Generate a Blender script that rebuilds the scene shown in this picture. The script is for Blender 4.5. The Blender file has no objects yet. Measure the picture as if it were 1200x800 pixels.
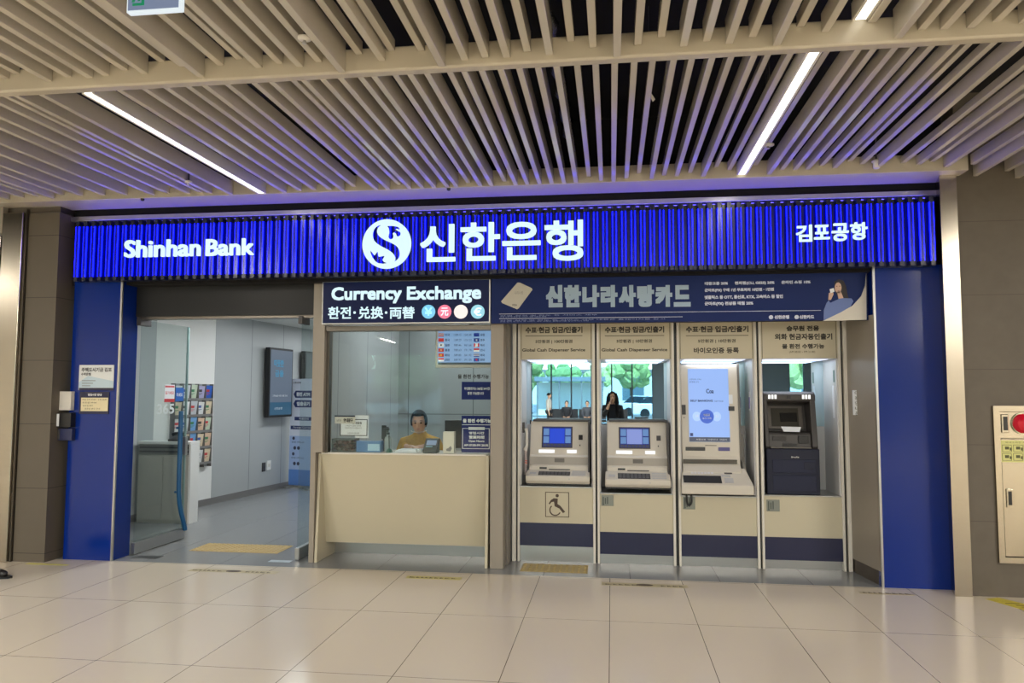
import bpy, bmesh, math, random
from mathutils import Vector, Matrix
random.seed(7)
SC = bpy.context.scene
COL = SC.collection
PI = math.pi

# ------------------------------------------------------------------ camera
F_PX, YAW, PITCH, ROLL = 878.13, .1318, .07, .0027
CAM_H, CAM_D = 1.5725, 6.6084
_f = Vector((-math.sin(YAW)*math.cos(PITCH), math.cos(YAW)*math.cos(PITCH), math.sin(PITCH)))
_r0 = Vector((math.cos(YAW), math.sin(YAW), 0)); _u0 = _r0.cross(_f)
_r = _r0*math.cos(ROLL) + _u0*math.sin(ROLL)
_u = -_r0*math.sin(ROLL) + _u0*math.cos(ROLL)
CAM = Vector((0, -CAM_D, CAM_H))
cd = bpy.data.cameras.new('camera'); co = bpy.data.objects.new('camera', cd); COL.objects.link(co)
m = Matrix.Identity(4)
for i in range(3):
    m[i][0], m[i][1], m[i][2], m[i][3] = _r[i], _u[i], -_f[i], CAM[i]
co.matrix_world = m
cd.sensor_width = 36; cd.lens = F_PX/1200*36; cd.clip_end = 300
SC.camera = co

def px(x, y, Y=0.0):
    """photo pixel -> (X, Z) on the plane at depth Y"""
    d = _f + _r*((x-600)/F_PX) - _u*((y-400)/F_PX)
    p = CAM + d*((Y+CAM_D)/d.y)
    return p.x, p.z
def gp(x, y, z=0.0):
    d = _f + _r*((x-600)/F_PX) - _u*((y-400)/F_PX)
    p = CAM + d*((z-CAM_H)/d.z)
    return p.x, p.y
def rect(x0, y0, x1, y1, Y):
    X0 = px(x0, (y0+y1)/2, Y)[0]; X1 = px(x1, (y0+y1)/2, Y)[0]
    Z1 = px((x0+x1)/2, y0, Y)[1]; Z0 = px((x0+x1)/2, y1, Y)[1]
    return X0, X1, Z0, Z1

# ------------------------------------------------------------------ materials
def lin(v):
    v /= 255.
    return v/12.92 if v <= .04045 else ((v+.055)/1.055)**2.4
def rgb(r, g, b): return (lin(r), lin(g), lin(b), 1)
MATS = {}
def mat(name, col, rough=.5, metal=0., emit=None, es=0., noise=0., nscale=6., bump=0., spec=.5, coat=0., brushed=False):
    if name in MATS: return MATS[name]
    M = bpy.data.materials.new(name); M.use_nodes = True
    nt = M.node_tree; b = nt.nodes['Principled BSDF']
    b.inputs['Base Color'].default_value = rgb(*col) if max(col) > 1.01 else (*col, 1)
    b.inputs['Roughness'].default_value = rough; b.inputs['Metallic'].default_value = metal
    b.inputs['Specular IOR Level'].default_value = spec
    if coat: b.inputs['Coat Weight'].default_value = coat; b.inputs['Coat Roughness'].default_value = .08
    if emit:
        b.inputs['Emission Color'].default_value = rgb(*emit); b.inputs['Emission Strength'].default_value = es
    if noise or bump or brushed:
        tc = nt.nodes.new('ShaderNodeTexCoord'); n = nt.nodes.new('ShaderNodeTexNoise')
        n.inputs['Scale'].default_value = nscale; n.inputs['Detail'].default_value = 5
        src = tc.outputs['Object']
        if brushed:
            mp = nt.nodes.new('ShaderNodeMapping'); mp.inputs['Scale'].default_value = (1, 1, 40)
            nt.links.new(src, mp.inputs['Vector']); src = mp.outputs['Vector']
        nt.links.new(src, n.inputs['Vector'])
        if noise:
            mx = nt.nodes.new('ShaderNodeMix'); mx.data_type = 'RGBA'
            c = b.inputs['Base Color'].default_value
            mx.inputs['A'].default_value = [v*(1-noise) for v in c[:3]]+[1]
            mx.inputs['B'].default_value = [min(1, v*(1+noise)) for v in c[:3]]+[1]
            nt.links.new(n.outputs['Fac'], mx.inputs['Factor']); nt.links.new(mx.outputs['Result'], b.inputs['Base Color'])
        if bump:
            bp = nt.nodes.new('ShaderNodeBump'); bp.inputs['Strength'].default_value = bump; bp.inputs['Distance'].default_value = .01
            nt.links.new(n.outputs['Fac'], bp.inputs['Height']); nt.links.new(bp.outputs['Normal'], b.inputs['Normal'])
    MATS[name] = M
    return M
def grid_mat(name, col, line, sx, ox, sy, oy, w, rough, axes=('X', 'Y'), noise=.06, nscale=3., spec=.5, stagger=None):
    """flat colour with thin joint lines on a grid in object space; sx/sy None = no lines that way"""
    M = bpy.data.materials.new(name); M.use_nodes = True; nt = M.node_tree; b = nt.nodes['Principled BSDF']
    tc = nt.nodes.new('ShaderNodeTexCoord'); sp = nt.nodes.new('ShaderNodeSeparateXYZ'); nt.links.new(tc.outputs['Object'], sp.inputs[0])
    def mth(op, a, bb):
        n = nt.nodes.new('ShaderNodeMath'); n.operation = op
        for i, v in enumerate((a, bb)):
            if v is None: continue
            if isinstance(v, (int, float)): n.inputs[i].default_value = v
            else: nt.links.new(v, n.inputs[i])
        return n.outputs[0]
    res = None
    for ax, s, o in ((axes[0], sx, ox), (axes[1], sy, oy)):
        if not s: continue
        v = mth('ADD', sp.outputs[ax], -o + 1000*s)
        v = mth('MODULO', v, s); v = mth('MINIMUM', v, mth('SUBTRACT', s, v))
        v = mth('LESS_THAN', v, w/2)
        res = v if res is None else mth('MAXIMUM', res, v)
    n = nt.nodes.new('ShaderNodeTexNoise'); n.inputs['Scale'].default_value = nscale; n.inputs['Detail'].default_value = 6
    nt.links.new(tc.outputs['Object'], n.inputs['Vector'])
    mx = nt.nodes.new('ShaderNodeMix'); mx.data_type = 'RGBA'; c = rgb(*col)
    mx.inputs['A'].default_value = [v*(1-noise) for v in c[:3]]+[1]; mx.inputs['B'].default_value = [v*(1+noise) for v in c[:3]]+[1]
    nt.links.new(n.outputs['Fac'], mx.inputs['Factor'])
    m2 = nt.nodes.new('ShaderNodeMix'); m2.data_type = 'RGBA'; m2.inputs['B'].default_value = rgb(*line)
    nt.links.new(mx.outputs['Result'], m2.inputs['A']); nt.links.new(res, m2.inputs['Factor'])
    nt.links.new(m2.outputs['Result'], b.inputs['Base Color'])
    b.inputs['Roughness'].default_value = rough; b.inputs['Specular IOR Level'].default_value = spec
    MATS[name] = M
    return M
def glass(name, tint=(235, 245, 242), refl=1.0, rough=0.):
    M = bpy.data.materials.new(name); M.use_nodes = True; nt = M.node_tree; nt.nodes.clear()
    o = nt.nodes.new('ShaderNodeOutputMaterial'); mx = nt.nodes.new('ShaderNodeMixShader')
    t = nt.nodes.new('ShaderNodeBsdfTransparent'); t.inputs[0].default_value = rgb(*tint)
    g = nt.nodes.new('ShaderNodeBsdfGlossy'); g.inputs['Roughness'].default_value = rough
    lw = nt.nodes.new('ShaderNodeLayerWeight'); lw.inputs[0].default_value = .5
    pw = nt.nodes.new('ShaderNodeMath'); pw.operation = 'POWER'; pw.inputs[1].default_value = 5
    mu = nt.nodes.new('ShaderNodeMath'); mu.operation = 'MULTIPLY_ADD'; mu.inputs[1].default_value = .5*refl; mu.inputs[2].default_value = .04*refl
    nt.links.new(lw.outputs['Facing'], pw.inputs[0]); nt.links.new(pw.outputs[0], mu.inputs[0]); nt.links.new(mu.outputs[0], mx.inputs[0])
    nt.links.new(t.outputs[0], mx.inputs[1]); nt.links.new(g.outputs[0], mx.inputs[2]); nt.links.new(mx.outputs[0], o.inputs[0])
    MATS[name] = M
    return M
def glow(name, col, s):
    return mat(name, tuple(max(2, v*.2) for v in col), .3, emit=col, es=s)

# ------------------------------------------------------------------ mesh builder
class B:
    def __init__(s, M=None): s.v = []; s.f = []; s.mi = []; s.k = 0; s.M = M; s.sm = []
    def add(s, vs, fs, smooth=False):
        n = len(s.v)
        s.v += [(s.M @ Vector(v)) if s.M else Vector(v) for v in vs]
        for f in fs: s.f.append([n+i for i in f]); s.mi.append(s.k); s.sm.append(smooth)
        return s
    def mat(s, k): s.k = k; return s
    def box(s, x0, x1, y0, y1, z0, z1):
        vs = [(x, y, z) for z in (z0, z1) for y in (y0, y1) for x in (x0, x1)]
        return s.add(vs, [(0, 2, 3, 1), (4, 5, 7, 6), (0, 1, 5, 4), (2, 6, 7, 3), (0, 4, 6, 2), (1, 3, 7, 5)])
    def prism(s, pts, a0, a1, axis='x'):
        """polygon extruded: axis x -> pts are (y,z); y -> (x,z); z -> (x,y)"""
        A = sum(pts[i][0]*pts[(i+1) % len(pts)][1]-pts[(i+1) % len(pts)][0]*pts[i][1] for i in range(len(pts)))
        if A < 0: pts = pts[::-1]
        mk = {'x': lambda a, p: (a, p[0], p[1]), 'y': lambda a, p: (p[0], a, p[1]), 'z': lambda a, p: (p[0], p[1], a)}[axis]
        n = len(pts); vs = [mk(a0, p) for p in pts] + [mk(a1, p) for p in pts]
        fl = axis == 'y'
        fs = [list(range(n))[::-1], list(range(n, 2*n))] + [(i, (i+1) % n, n+(i+1) % n, n+i) for i in range(n)]
        if fl: fs = [list(f)[::-1] for f in fs]
        return s.add(vs, fs)
    def cyl(s, p0, p1, r0, r1=None, n=16, smooth=True, caps=True):
        p0, p1 = Vector(p0), Vector(p1); r1 = r0 if r1 is None else r1
        d = (p1-p0).normalized(); a = d.orthogonal().normalized(); b = d.cross(a)
        vs = []
        for p, r in ((p0, r0), (p1, r1)):
            vs += [p+(a*math.cos(2*PI*i/n)+b*math.sin(2*PI*i/n))*r for i in range(n)]
        s.add(vs, [(i, (i+1) % n, n+(i+1) % n, n+i) for i in range(n)], smooth)
        if caps: s.add(vs, [list(range(n))[::-1], list(range(n, 2*n))])
        return s
    def tube(s, pts, r, n=8, flat=1.):
        pts = [Vector(p) for p in pts]; vs = []; up = None
        for i, p in enumerate(pts):
            d = (pts[min(i+1, len(pts)-1)]-pts[max(i-1, 0)]).normalized()
            a = up - d*up.dot(d) if up is not None else d.orthogonal()
            a.normalize(); up = a; b = d.cross(a)
            rr = r[i] if isinstance(r, (list, tuple)) else r
            vs += [p+a*math.cos(2*PI*k/n)*rr+b*math.sin(2*PI*k/n)*rr*flat for k in range(n)]
        fs = []
        for i in range(len(pts)-1):
            for k in range(n): fs.append((i*n+k, i*n+(k+1) % n, (i+1)*n+(k+1) % n, (i+1)*n+k))
        s.add(vs, fs, True)
        m_ = len(vs)-n
        return s.add(vs, [list(range(n))[::-1], [m_+k for k in range(n)]])
    def ball(s, c, r, n=12, k=8, zmin=-1., zmax=1.):
        rx, ry, rz = (r, r, r) if not isinstance(r, (tuple, list)) else r
        vs = []; fs = []
        t0, t1 = math.acos(max(-1, min(1, zmax))), math.acos(max(-1, min(1, zmin)))
        for j in range(k+1):
            t = t0+(t1-t0)*j/k
            for i in range(n):
                a = 2*PI*i/n
                vs.append((c[0]+rx*math.sin(t)*math.cos(a), c[1]+ry*math.sin(t)*math.sin(a), c[2]+rz*math.cos(t)))
        for j in range(k):
            for i in range(n): fs.append((j*n+i, (j+1)*n+i, (j+1)*n+(i+1) % n, j*n+(i+1) % n))
        return s.add(vs, fs, True)
    def lathe(s, c, prof, n=20):
        vs = []; fs = []
        for (r, z) in prof: vs += [(c[0]+r*math.cos(2*PI*i/n), c[1]+r*math.sin(2*PI*i/n), c[2]+z) for i in range(n)]
        for j in range(len(prof)-1):
            for i in range(n): fs.append((j*n+i, j*n+(i+1) % n, (j+1)*n+(i+1) % n, (j+1)*n+i))
        s.add(vs, fs, True); m_ = len(vs)-n
        return s.add(vs, [list(range(n))[::-1], [m_+i for i in range(n)]])
    def disc(s, cx, cz, r, y, n=28, t=.004):
        return s.prism([(cx+r*math.cos(2*PI*i/n), cz+r*math.sin(2*PI*i/n)) for i in range(n)], y-t, y, 'y')
    def poly(s, pts, y, t=.003): return s.prism(pts, y-t, y, 'y')
    def panel(s, x0, x1, z0, z1, y, t=.004): return s.box(x0, x1, y-t, y, z0, z1)
    def slope(s, p, q, x0, x1, u0, u1, off=.003, t=.004):
        """thin plate lying on the sloping face of a prism between profile points p,q (y,z); u along p->q"""
        py, pz = p; qy, qz = q; dy, dz = qy-py, qz-pz; L = math.hypot(dy, dz)
        ny, nz = -dz/L, dy/L
        a = (py+dy*u0, pz+dz*u0); b = (py+dy*u1, pz+dz*u1)
        P = [(a[0]+ny*(off-t), a[1]+nz*(off-t)), (a[0]+ny*off, a[1]+nz*off), (b[0]+ny*off, b[1]+nz*off), (b[0]+ny*(off-t), b[1]+nz*(off-t))]
        return s.prism(P, x0, x1, 'x')
    def build(s, name, mats, parent=None, bevel=0., label=None, seg=2, loc=None):
        if not isinstance(mats, (list, tuple)): mats = [mats]
        me = bpy.data.meshes.new(name)
        if parent is not None: o0 = parent['_o']
        elif loc is not None: o0 = loc
        else:
            xs = [v.x for v in s.v]; ys = [v.y for v in s.v]; zs = [v.z for v in s.v]
            o0 = ((min(xs)+max(xs))/2, (min(ys)+max(ys))/2, min(zs))
        o0v = Vector(o0)
        me.from_pydata([v-o0v for v in s.v], [], s.f)
        for mm in mats: me.materials.append(mm)
        me.polygons.foreach_set('material_index', s.mi); me.polygons.foreach_set('use_smooth', s.sm); me.update()
        o = bpy.data.objects.new(name, me); COL.objects.link(o)
        if parent is not None: o.parent = parent
        else: o.location = o0v
        o['_o'] = list(o0)
        if bevel:
            md = o.modifiers.new('bevel', 'BEVEL'); md.width = bevel; md.segments = seg; md.limit_method = 'ANGLE'; md.angle_limit = .6
        if label: o['label'] = label
        return o
def tag(o, label, cat, group=None):
    o['label'] = label; o['category'] = cat
    if group: o['group'] = group
    return o
def thing(name, label, cat, loc, group=None):
    o = bpy.data.objects.new(name, None); COL.objects.link(o); o.location = loc; o['_o'] = list(loc)
    o.empty_display_size = .1
    return tag(o, label, cat, group)
def struct(o): o['kind'] = 'structure'; return o
def copy_tree(o, off, parent=None):
    c = o.copy(); COL.objects.link(c)
    if parent is not None: c.parent = parent
    else: c.location = o.location + Vector(off)
    for ch in [q for q in list(bpy.data.objects) if q.parent == o]: copy_tree(ch, off, c)
    return c

# ------------------------------------------------------------------ lettering
_TC = {}
def glyphs(s, res=3):
    if (s, res) in _TC: return _TC[(s, res)]
    c = bpy.data.curves.new('t', 'FONT'); c.body = s; c.size = 1; c.fill_mode = 'FRONT'; c.resolution_u = res
    o = bpy.data.objects.new('t', c); COL.objects.link(o)
    bpy.context.view_layer.update()
    me = o.evaluated_get(bpy.context.evaluated_depsgraph_get()).to_mesh()
    vs = [(v.co.x, v.co.y) for v in me.vertices]; fs = [tuple(p.vertices) for p in me.polygons if p.normal.z > -.5]
    o.evaluated_get(bpy.context.evaluated_depsgraph_get()).to_mesh_clear()
    bpy.data.objects.remove(o); bpy.data.curves.remove(c)
    _TC[(s, res)] = (vs, fs)
    return vs, fs
def text(b, s, x0, x1, z0, z1, y, bold=0., depth=0., res=3, map=None, rnd=False):
    """lettering filling the box x0..x1, z0..z1 on the plane y, facing -y; map((x,z)) -> 3d overrides the plane"""
    vs, fs = glyphs(s, res)
    if not vs: return
    ax0 = min(v[0] for v in vs); ax1 = max(v[0] for v in vs); az0 = min(v[1] for v in vs); az1 = max(v[1] for v in vs)
    kx = (x1-x0-2*bold)/(ax1-ax0); kz = (z1-z0-2*bold)/(az1-az0)
    P = [(x0+bold+(v[0]-ax0)*kx, z0+bold+(v[1]-az0)*kz) for v in vs]
    offs = [(0, 0)]
    if bold: offs = [(bold*i, bold*j) for i in (-1, 0, 1) for j in (-1, 0, 1)] if not rnd else [(bold*math.cos(2*PI*i/8), bold*math.sin(2*PI*i/8)) for i in range(8)]
    edges = None
    if depth:
        cnt = {}
        for f in fs:
            for i in range(len(f)):
                e = (f[i], f[(i+1) % len(f)]); k = (min(e), max(e)); cnt.setdefault(k, []).append(e)
        edges = [v[0] for v in cnt.values() if len(v) == 1]
    for j, (ox, oz) in enumerate(offs):
        yy = y - j*.00004
        pt = [(p[0]+ox, yy, p[1]+oz) for p in P] if map is None else [map(p[0]+ox, p[1]+oz) for p in P]
        b.add(pt, fs)
        if depth:
            n = len(pt); b.add(pt+[(p[0], p[1]+depth, p[2]) for p in pt], [(e[0], e[0]+n, e[1]+n, e[1]) for e in edges])
def ptext(b, s, X0, Y0, X1, Y1, Y, bold=0., depth=0., res=3):
    """lettering placed from a box measured on the photo, corrected onto plane Y"""
    a, c, d, e = rect(X0, Y0, X1, Y1, Y); text(b, s, a, c, d, e, Y, bold, depth, res)

# ------------------------------------------------------------------ palette
FLOOR = grid_mat('concourse_tile', (217, 205, 184), (92, 80, 68), .6, -3.6228, 1.2, -1.230, .0045, .16, noise=.03, nscale=1.2)
BFLOOR = grid_mat('bank_tile', (132, 134, 134), (92, 92, 90), .75, -.6, 1.5, .9, .005, .22, noise=.07, nscale=30)
STONE = grid_mat('stone_cladding', (92, 84, 73), (74, 66, 58), None, 0, .6, .58, .005, .55, axes=('X', 'Z'), noise=.16, nscale=9)
STONE_L = grid_mat('stone_cladding_grey', (92, 84, 72), (52, 48, 42), None, 0, .6, .68, .006, .5, axes=('X', 'Z'), noise=.06, nscale=7)
PLENUM = mat('plenum_black', (16, 16, 18), .9)
SLAT = mat('slat_beige', (190, 183, 169), .15, noise=.03, nscale=14)
BEAM = mat('beam_beige', (184, 176, 158), .25, noise=.03, nscale=4)
STEEL = mat('brushed_steel', (168, 160, 146), .22, 1., noise=.05, nscale=2.2, brushed=True)
STEELD = mat('dark_steel', (104, 98, 90), .3, .9)
ALU = mat('aluminium', (178, 178, 176), .3, .9)
BLUE = mat('blue_panel', (4, 40, 124), .16, spec=.35)
NAVY = mat('navy_panel', (12, 17, 58), .35)
NAVYB = mat('navy_banner', (14, 34, 88), .5, spec=.2)
CREAM = mat('cream_laminate', (190, 182, 158), .4, noise=.02, nscale=5)
OFFW = mat('off_white', (214, 210, 200), .4)
WHITE = mat('white_paint', (230, 230, 226), .45)
BLACK = mat('black_plastic', (18, 18, 20), .35)
DGREY = mat('dark_grey_plastic', (66, 64, 64), .45)
MGREY = mat('mid_grey', (120, 118, 116), .5)
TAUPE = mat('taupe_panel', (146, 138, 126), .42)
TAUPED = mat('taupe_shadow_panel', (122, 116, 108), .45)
WALLG = grid_mat('bank_wall_panel', (176, 182, 182), (120, 126, 126), None, 0, None, 0, .006, .45, axes=('Y', 'Z'), noise=.02) if False else None
WALLS = grid_mat('bank_wall_panel', (172, 176, 176), (112, 116, 116), .92, 3.52-.92*4, None, 0, .012, .4, axes=('Y', 'Z'), noise=.02)
WALLB = grid_mat('bank_back_panel', (150, 156, 156), (104, 108, 108), .86, -1.77, 1.31, -1.31+1.31, .012, .4, axes=('X', 'Z'), noise=.02)
MIRROR = mat('mirror', (206, 226, 238), .01, 1.)
GLASS = glass('clear_glass', (246, 249, 248), .55)
GLASSD = glass('door_glass', (240, 245, 244), 1.0)
WGLASS = glass('tinted_window_glass', (212, 236, 238), .6)
TEXTW = glow('white_text_lit', (216, 246, 255), 1.0)
INK = mat('black_ink', (44, 40, 36), .6)
PRINTW = mat('white_print', (226, 230, 234), .5)

# ------------------------------------------------------------------ shell
HX0, HX1, HY = -13.2, 10.2, -29.5
struct(tag(B().box(HX0, HX1, HY, 0, -.1, 0).build('concourse_floor', FLOOR, loc=(0, 0, 0)), 'glossy beige tiled concourse floor in front of the bank', 'floor'))
struct(tag(B().box(-6.6, 2.9, 0, 8.4, -.1, 0).build('bank_floor', BFLOOR, loc=(0, 0, 0)), 'grey tiled floor inside the bank and under the machines', 'floor'))
struct(tag(B().box(HX0, HX1, HY, 8.6, 4.05, 4.2).build('ceiling', PLENUM, loc=(0, 0, 0)), 'black void above the ceiling slats', 'ceiling'))
struct(tag(B().box(-6.6, 2.9, .32, 8.4, 2.72, 2.8).build('bank_ceiling', WHITE, loc=(0, 0, 0)), 'white ceiling inside the bank', 'ceiling'))
# stone-clad wall on the right, and the far right return
struct(tag(B().box(2.80, HX1, -.17, .3, 0, 4.05).build('wall_right', STONE, loc=(0, 0, 0)), 'dark grey-brown stone wall right of the bank', 'wall'))
b = B().prism([(2.661, -.205), (2.79, -.205), (2.79, .06), (2.735, .06)], 0, 3.40, 'z')
struct(tag(b.build('pillar_right', STEEL, loc=(0, 0, 0)), 'brushed steel edge column between the blue panel and the stone wall', 'column'))
# left stone pillar + steel column
struct(tag(B().box(-5.56, -5.237, -.15, .3, 0, 3.30).build('pillar_left', STONE_L, loc=(0, 0, 0)), 'grey-brown stone pillar left of the blue panel', 'pillar'))
b = B(); b.box(-5.583, -5.565, -.175, .3, 0, 3.34)
struct(tag(b.build('trim_1', STEELD, loc=(0, 0, 0)), 'dark steel edge strip beside the stone pillar', 'trim'))
b = B(); b.box(-5.80, -5.586, -.20, .3, 0, 3.30).box(-6.9, -5.812, -.20, .3, 0, 3.08)
struct(tag(b.build('column_left', STEEL, loc=(0, 0, 0), bevel=.006), 'brushed steel clad column at the left edge', 'column'))
struct(tag(B().box(HX0, -5.80, -.20, .3, 3.10, 4.05).build('wall_left', TAUPE, loc=(0, 0, 0)), 'beige wall above the steel column', 'wall'))
struct(tag(B().box(-5.80, -5.24, -.14, .3, 3.305, 3.36).build('trim_2', STEELD, loc=(0, 0, 0)), 'dark strip above the stone pillar', 'trim'))
struct(tag(B().box(-5.8, 2.9, .06, .32, 2.62, 4.05).build('wall_header', PLENUM, loc=(0, 0, 0)), 'dark wall behind the lit sign', 'wall'))
struct(tag(B().box(-5.6, 2.8, .0, .06, 3.247, 3.292).build('trim_3', ALU, loc=(0, 0, 0), bevel=.004), 'metal channel above the lit sign', 'trim'))
# ceiling beams
struct(tag(B().box(-7.5, 2.83, -.33, .02, 3.36, 3.50).build('ceiling_beam', BEAM, loc=(0, 0, 0), bevel=.004), 'beige beam over the lit sign', 'beam'))
struct(tag(B().box(-9.5, 9.0, -2.69, -2.615, 3.36, 3.50).build('ceiling_beam', BEAM, loc=(0, 0, 0), bevel=.012), 'beige beam crossing the ceiling between the two slat bays', 'beam'))

# blue panels (front face + return into the doorway)
def blue(name, x0, x1, side, label):
    b = B(); b.box(x0, x1, 0, .26, 0, 2.66)
    o = struct(tag(b.build(name, BLUE, loc=(0, 0, 0)), label, 'panel'))
    xe = x1 if side > 0 else x0
    B().box(xe-.009, xe+.009, -.008, .012, 0, 2.66).build('edge_strip', ALU, o)
    B().box(x0, x1, .004, .25, 0, .012).build('base_shadow_gap', BLACK, o) if False else None
    return o
blue('panel_left', -5.165, -4.665, 1, 'glossy blue wall panel left of the glass door')
blue('panel_right', 2.195, 2.736, -1, 'glossy blue wall panel right of the cash machines')
# niche wall between last machine and the right blue panel
b = B(); b.prism([(2.125, .62), (2.125, .50), (2.195, .02), (2.24, .02), (2.24, .62)], .12, 2.25, 'z')
o = struct(tag(b.build('wall_side', TAUPE, loc=(0, 0, 0)), 'grey side wall between the fourth machine and the blue panel', 'wall'))
B().prism([(2.135, .62), (2.135, .51), (2.205, .02), (2.24, .02), (2.24, .62)], 0, .12, 'z').build('baseboard', mat('dark_stone_skirting', (70, 62, 54), .4, noise=.3, nscale=20), o)

# bank interior walls
def wy(Y): return -5.70+.103*(Y-3.08)
b = B()
for (ya, yb, k) in ((.26, 2.30, 0), (2.30, 3.52, 1), (3.52, 8.4, 0)):
    b.mat(k).prism([(wy(ya), ya), (wy(yb), yb), (wy(yb)-.12, yb), (wy(ya)-.12, ya)], .09, 2.72, 'z')
o = struct(tag(b.build('wall_bank_left', [WALLS, WHITE], loc=(0, 0, 0)), 'grey panelled wall of the bank lobby with one white bay', 'wall'))
b = B(); b.prism([(wy(.26)+.012, .26), (wy(8.4)+.012, 8.4), (wy(8.4)-.1, 8.4), (wy(.26)-.1, .26)], 0, .09, 'z')
struct(tag(b.build('baseboard_left', MGREY, loc=(0, 0, 0)), 'dark grey skirting along the lobby wall', 'skirting'))
struct(tag(B().box(-6.6, 2.9, 8.3, 8.4, 0, 2.72).build('wall_back', WALLB, loc=(0, 0, 0)), 'grey back wall of the bank', 'wall'))
struct(tag(B().box(-2.87, -2.768, .42, 8.3, 0, 2.72).build('wall_partition', WALLS, loc=(0, 0, 0)), 'grey partition between the lobby and the teller booth', 'wall'))
struct(tag(B().box(-2.768, -.9, 2.95, 3.05, 0, 2.72).build('wall_teller_back', WALLB, loc=(0, 0, 0)), 'grey panelled wall behind the teller', 'wall'))
struct(tag(B().box(-.96, -.90, .6, 2.95, 0, 2.72).build('wall_teller_right', WALLS, loc=(0, 0, 0)), 'grey side wall of the teller booth', 'wall'))
struct(tag(B().box(-.9, 2.9, 1.12, 1.2, 0, 2.72).build('wall_machine_back', PLENUM, loc=(0, 0, 0)), 'dark wall behind the cash machines', 'wall'))
struct(tag(B().box(2.45, 2.9, .3, 1.2, 0, 2.72).build('wall_machine_right', PLENUM, loc=(0, 0, 0)), 'dark wall right of the cash machines', 'wall'))

# door surround: header, jamb, teller-window frame and pier
b = B(); b.box(-4.66, -2.70, .22, .40, 2.325, 2.66)
struct(tag(b.build('trim_4', mat('dark_header_glass', (44, 45, 46), .3, spec=.12), loc=(0, 0, 0)), 'dark glossy header panel over the glass door', 'trim'))
struct(tag(B().box(-4.66, -2.83, .24, .34, 2.300, 2.325).build('trim_5', STEELD, loc=(0, 0, 0)), 'thin steel rail along the bottom of the door header', 'trim'))
struct(tag(B().prism([(-2.815, 0), (-2.768, 0), (-2.768, 1.02), (-2.70, 1.02), (-2.70, 2.64), (-2.815, 2.64)], .20, .42, 'y').build('pillar_jamb', TAUPE, loc=(0, 0, 0)), 'taupe jamb between the door and the teller window', 'jamb'))
struct(tag(B().box(-1.10, -.98, .20, .56, 0, 2.64).build('pillar_pier', TAUPE, loc=(0, 0, 0), bevel=.004), 'taupe pier between the teller window and the machines', 'pier'))
b = B(); b.box(-.98, -.955, .36, .56, 0, 2.3)
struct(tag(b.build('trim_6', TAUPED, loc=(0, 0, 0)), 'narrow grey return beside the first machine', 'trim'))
w = struct(tag(B().box(-2.70, -1.10, .22, .34, 2.165, 2.215).build('window_1', STEELD, loc=(0, 0, 0), bevel=.003), 'teller window over the white counter', 'window'))
B().box(-2.70, -1.10, .29, .30, 1.012, 2.165).build('pane', GLASS, w)
B().box(-2.70, -2.672, .26, .33, 1.012, 2.165).build('frame_edge', STEELD, w)

# glass door: two open leaves
def leaf(name, x, label, hx):
    o = struct(tag(B().box(x-.005, x+.005, .27, 1.10, .10, 2.30).build(name, GLASSD, loc=(0, 0, 0)), label, 'door'))
    B().box(x-.022, x+.022, .26, 1.11, .008, .115).build('bottom_rail', ALU, o, bevel=.004)
    B().box(x-.022, x+.022, .22, .40, 2.24, 2.315).build('patch_fitting', DGREY, o, bevel=.004)
    zz = [.10, .20, .30, .40, .52, .70, .95, 1.20, 1.38]
    yy = [1.09, 1.05, 1.0, .965, .945, .94, .94, .94, .94]
    h = B(); h.tube([(x+hx*.045, yy[i], zz[i]) for i in range(9)], .024, 10)
    for i in (4, 7): h.cyl((x, yy[i], zz[i]), (x+hx*.045, yy[i], zz[i]), .012)
    h.build('handle', mat('teal_handle', (28, 92, 140), .35), o)
    B().box(x-.012, x+.012, 1.100, 1.112, .11, 2.30).build('edge_seal', mat('glass_edge', (150, 178, 176), .2), o)
    B().box(x-.03, x+.03, 1.07, 1.115, .90, 1.10).build('lock_case', ALU, o, bevel=.004)
    return o
leaf('door_1', -4.63, 'left glass door leaf standing open with a blue pull handle', 1)
leaf('door_2', -2.955, 'right glass door leaf standing open beside the jamb', -1)

# hall behind the camera, seen in the mirrors: window wall, side walls
struct(tag(B().box(HX0-.2, HX0, HY, 0, 0, 4.05).build('wall_hall_left', OFFW, loc=(0, 0, 0)), 'far left wall of the concourse', 'wall'))
struct(tag(B().box(HX1, HX1+.2, HY, -.17, 0, 4.05).build('wall_hall_right', OFFW, loc=(0, 0, 0)), 'far right wall of the concourse', 'wall'))
PIER = mat('hall_pier', (96, 112, 124), .5)
segs = [(-13.2, -12.4), (-8.4, -4.05), (2.05, 8.62), (9.32, 10.2)]
b = B()
for a, c in segs: b.box(a, c, HY-.2, HY, 0, 4.05)
b.box(HX0, HX1, HY-.2, HY, 3.6, 4.05)
struct(tag(b.build('wall_front', PIER, loc=(0, 0, 0)), 'concourse wall between the tall windows opposite the bank', 'wall'))
for i, (a, c, n) in enumerate(((-12.4, -8.4, 4), (-4.05, 2.05, 6), (8.62, 9.32, 1))):
    fr = B()
    for k in range(n+1):
        x = a+(c-a)*k/n; fr.box(x-.035, x+.035, HY-.14, HY-.04, 0, 3.6)
    fr.box(a, c, HY-.14, HY-.04, 0, .12).box(a, c, HY-.14, HY-.04, 3.52, 3.6)
    o = struct(tag(fr.build('window_%d' % (i+2), mat('window_frame_dark', (40, 46, 52), .4), loc=(0, 0, 0)), 'tall glazed window wall opposite the bank', 'window'))
    B().box(a, c, HY-.10, HY-.09, .12, 3.52).build('glazing', WGLASS, o)

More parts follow.
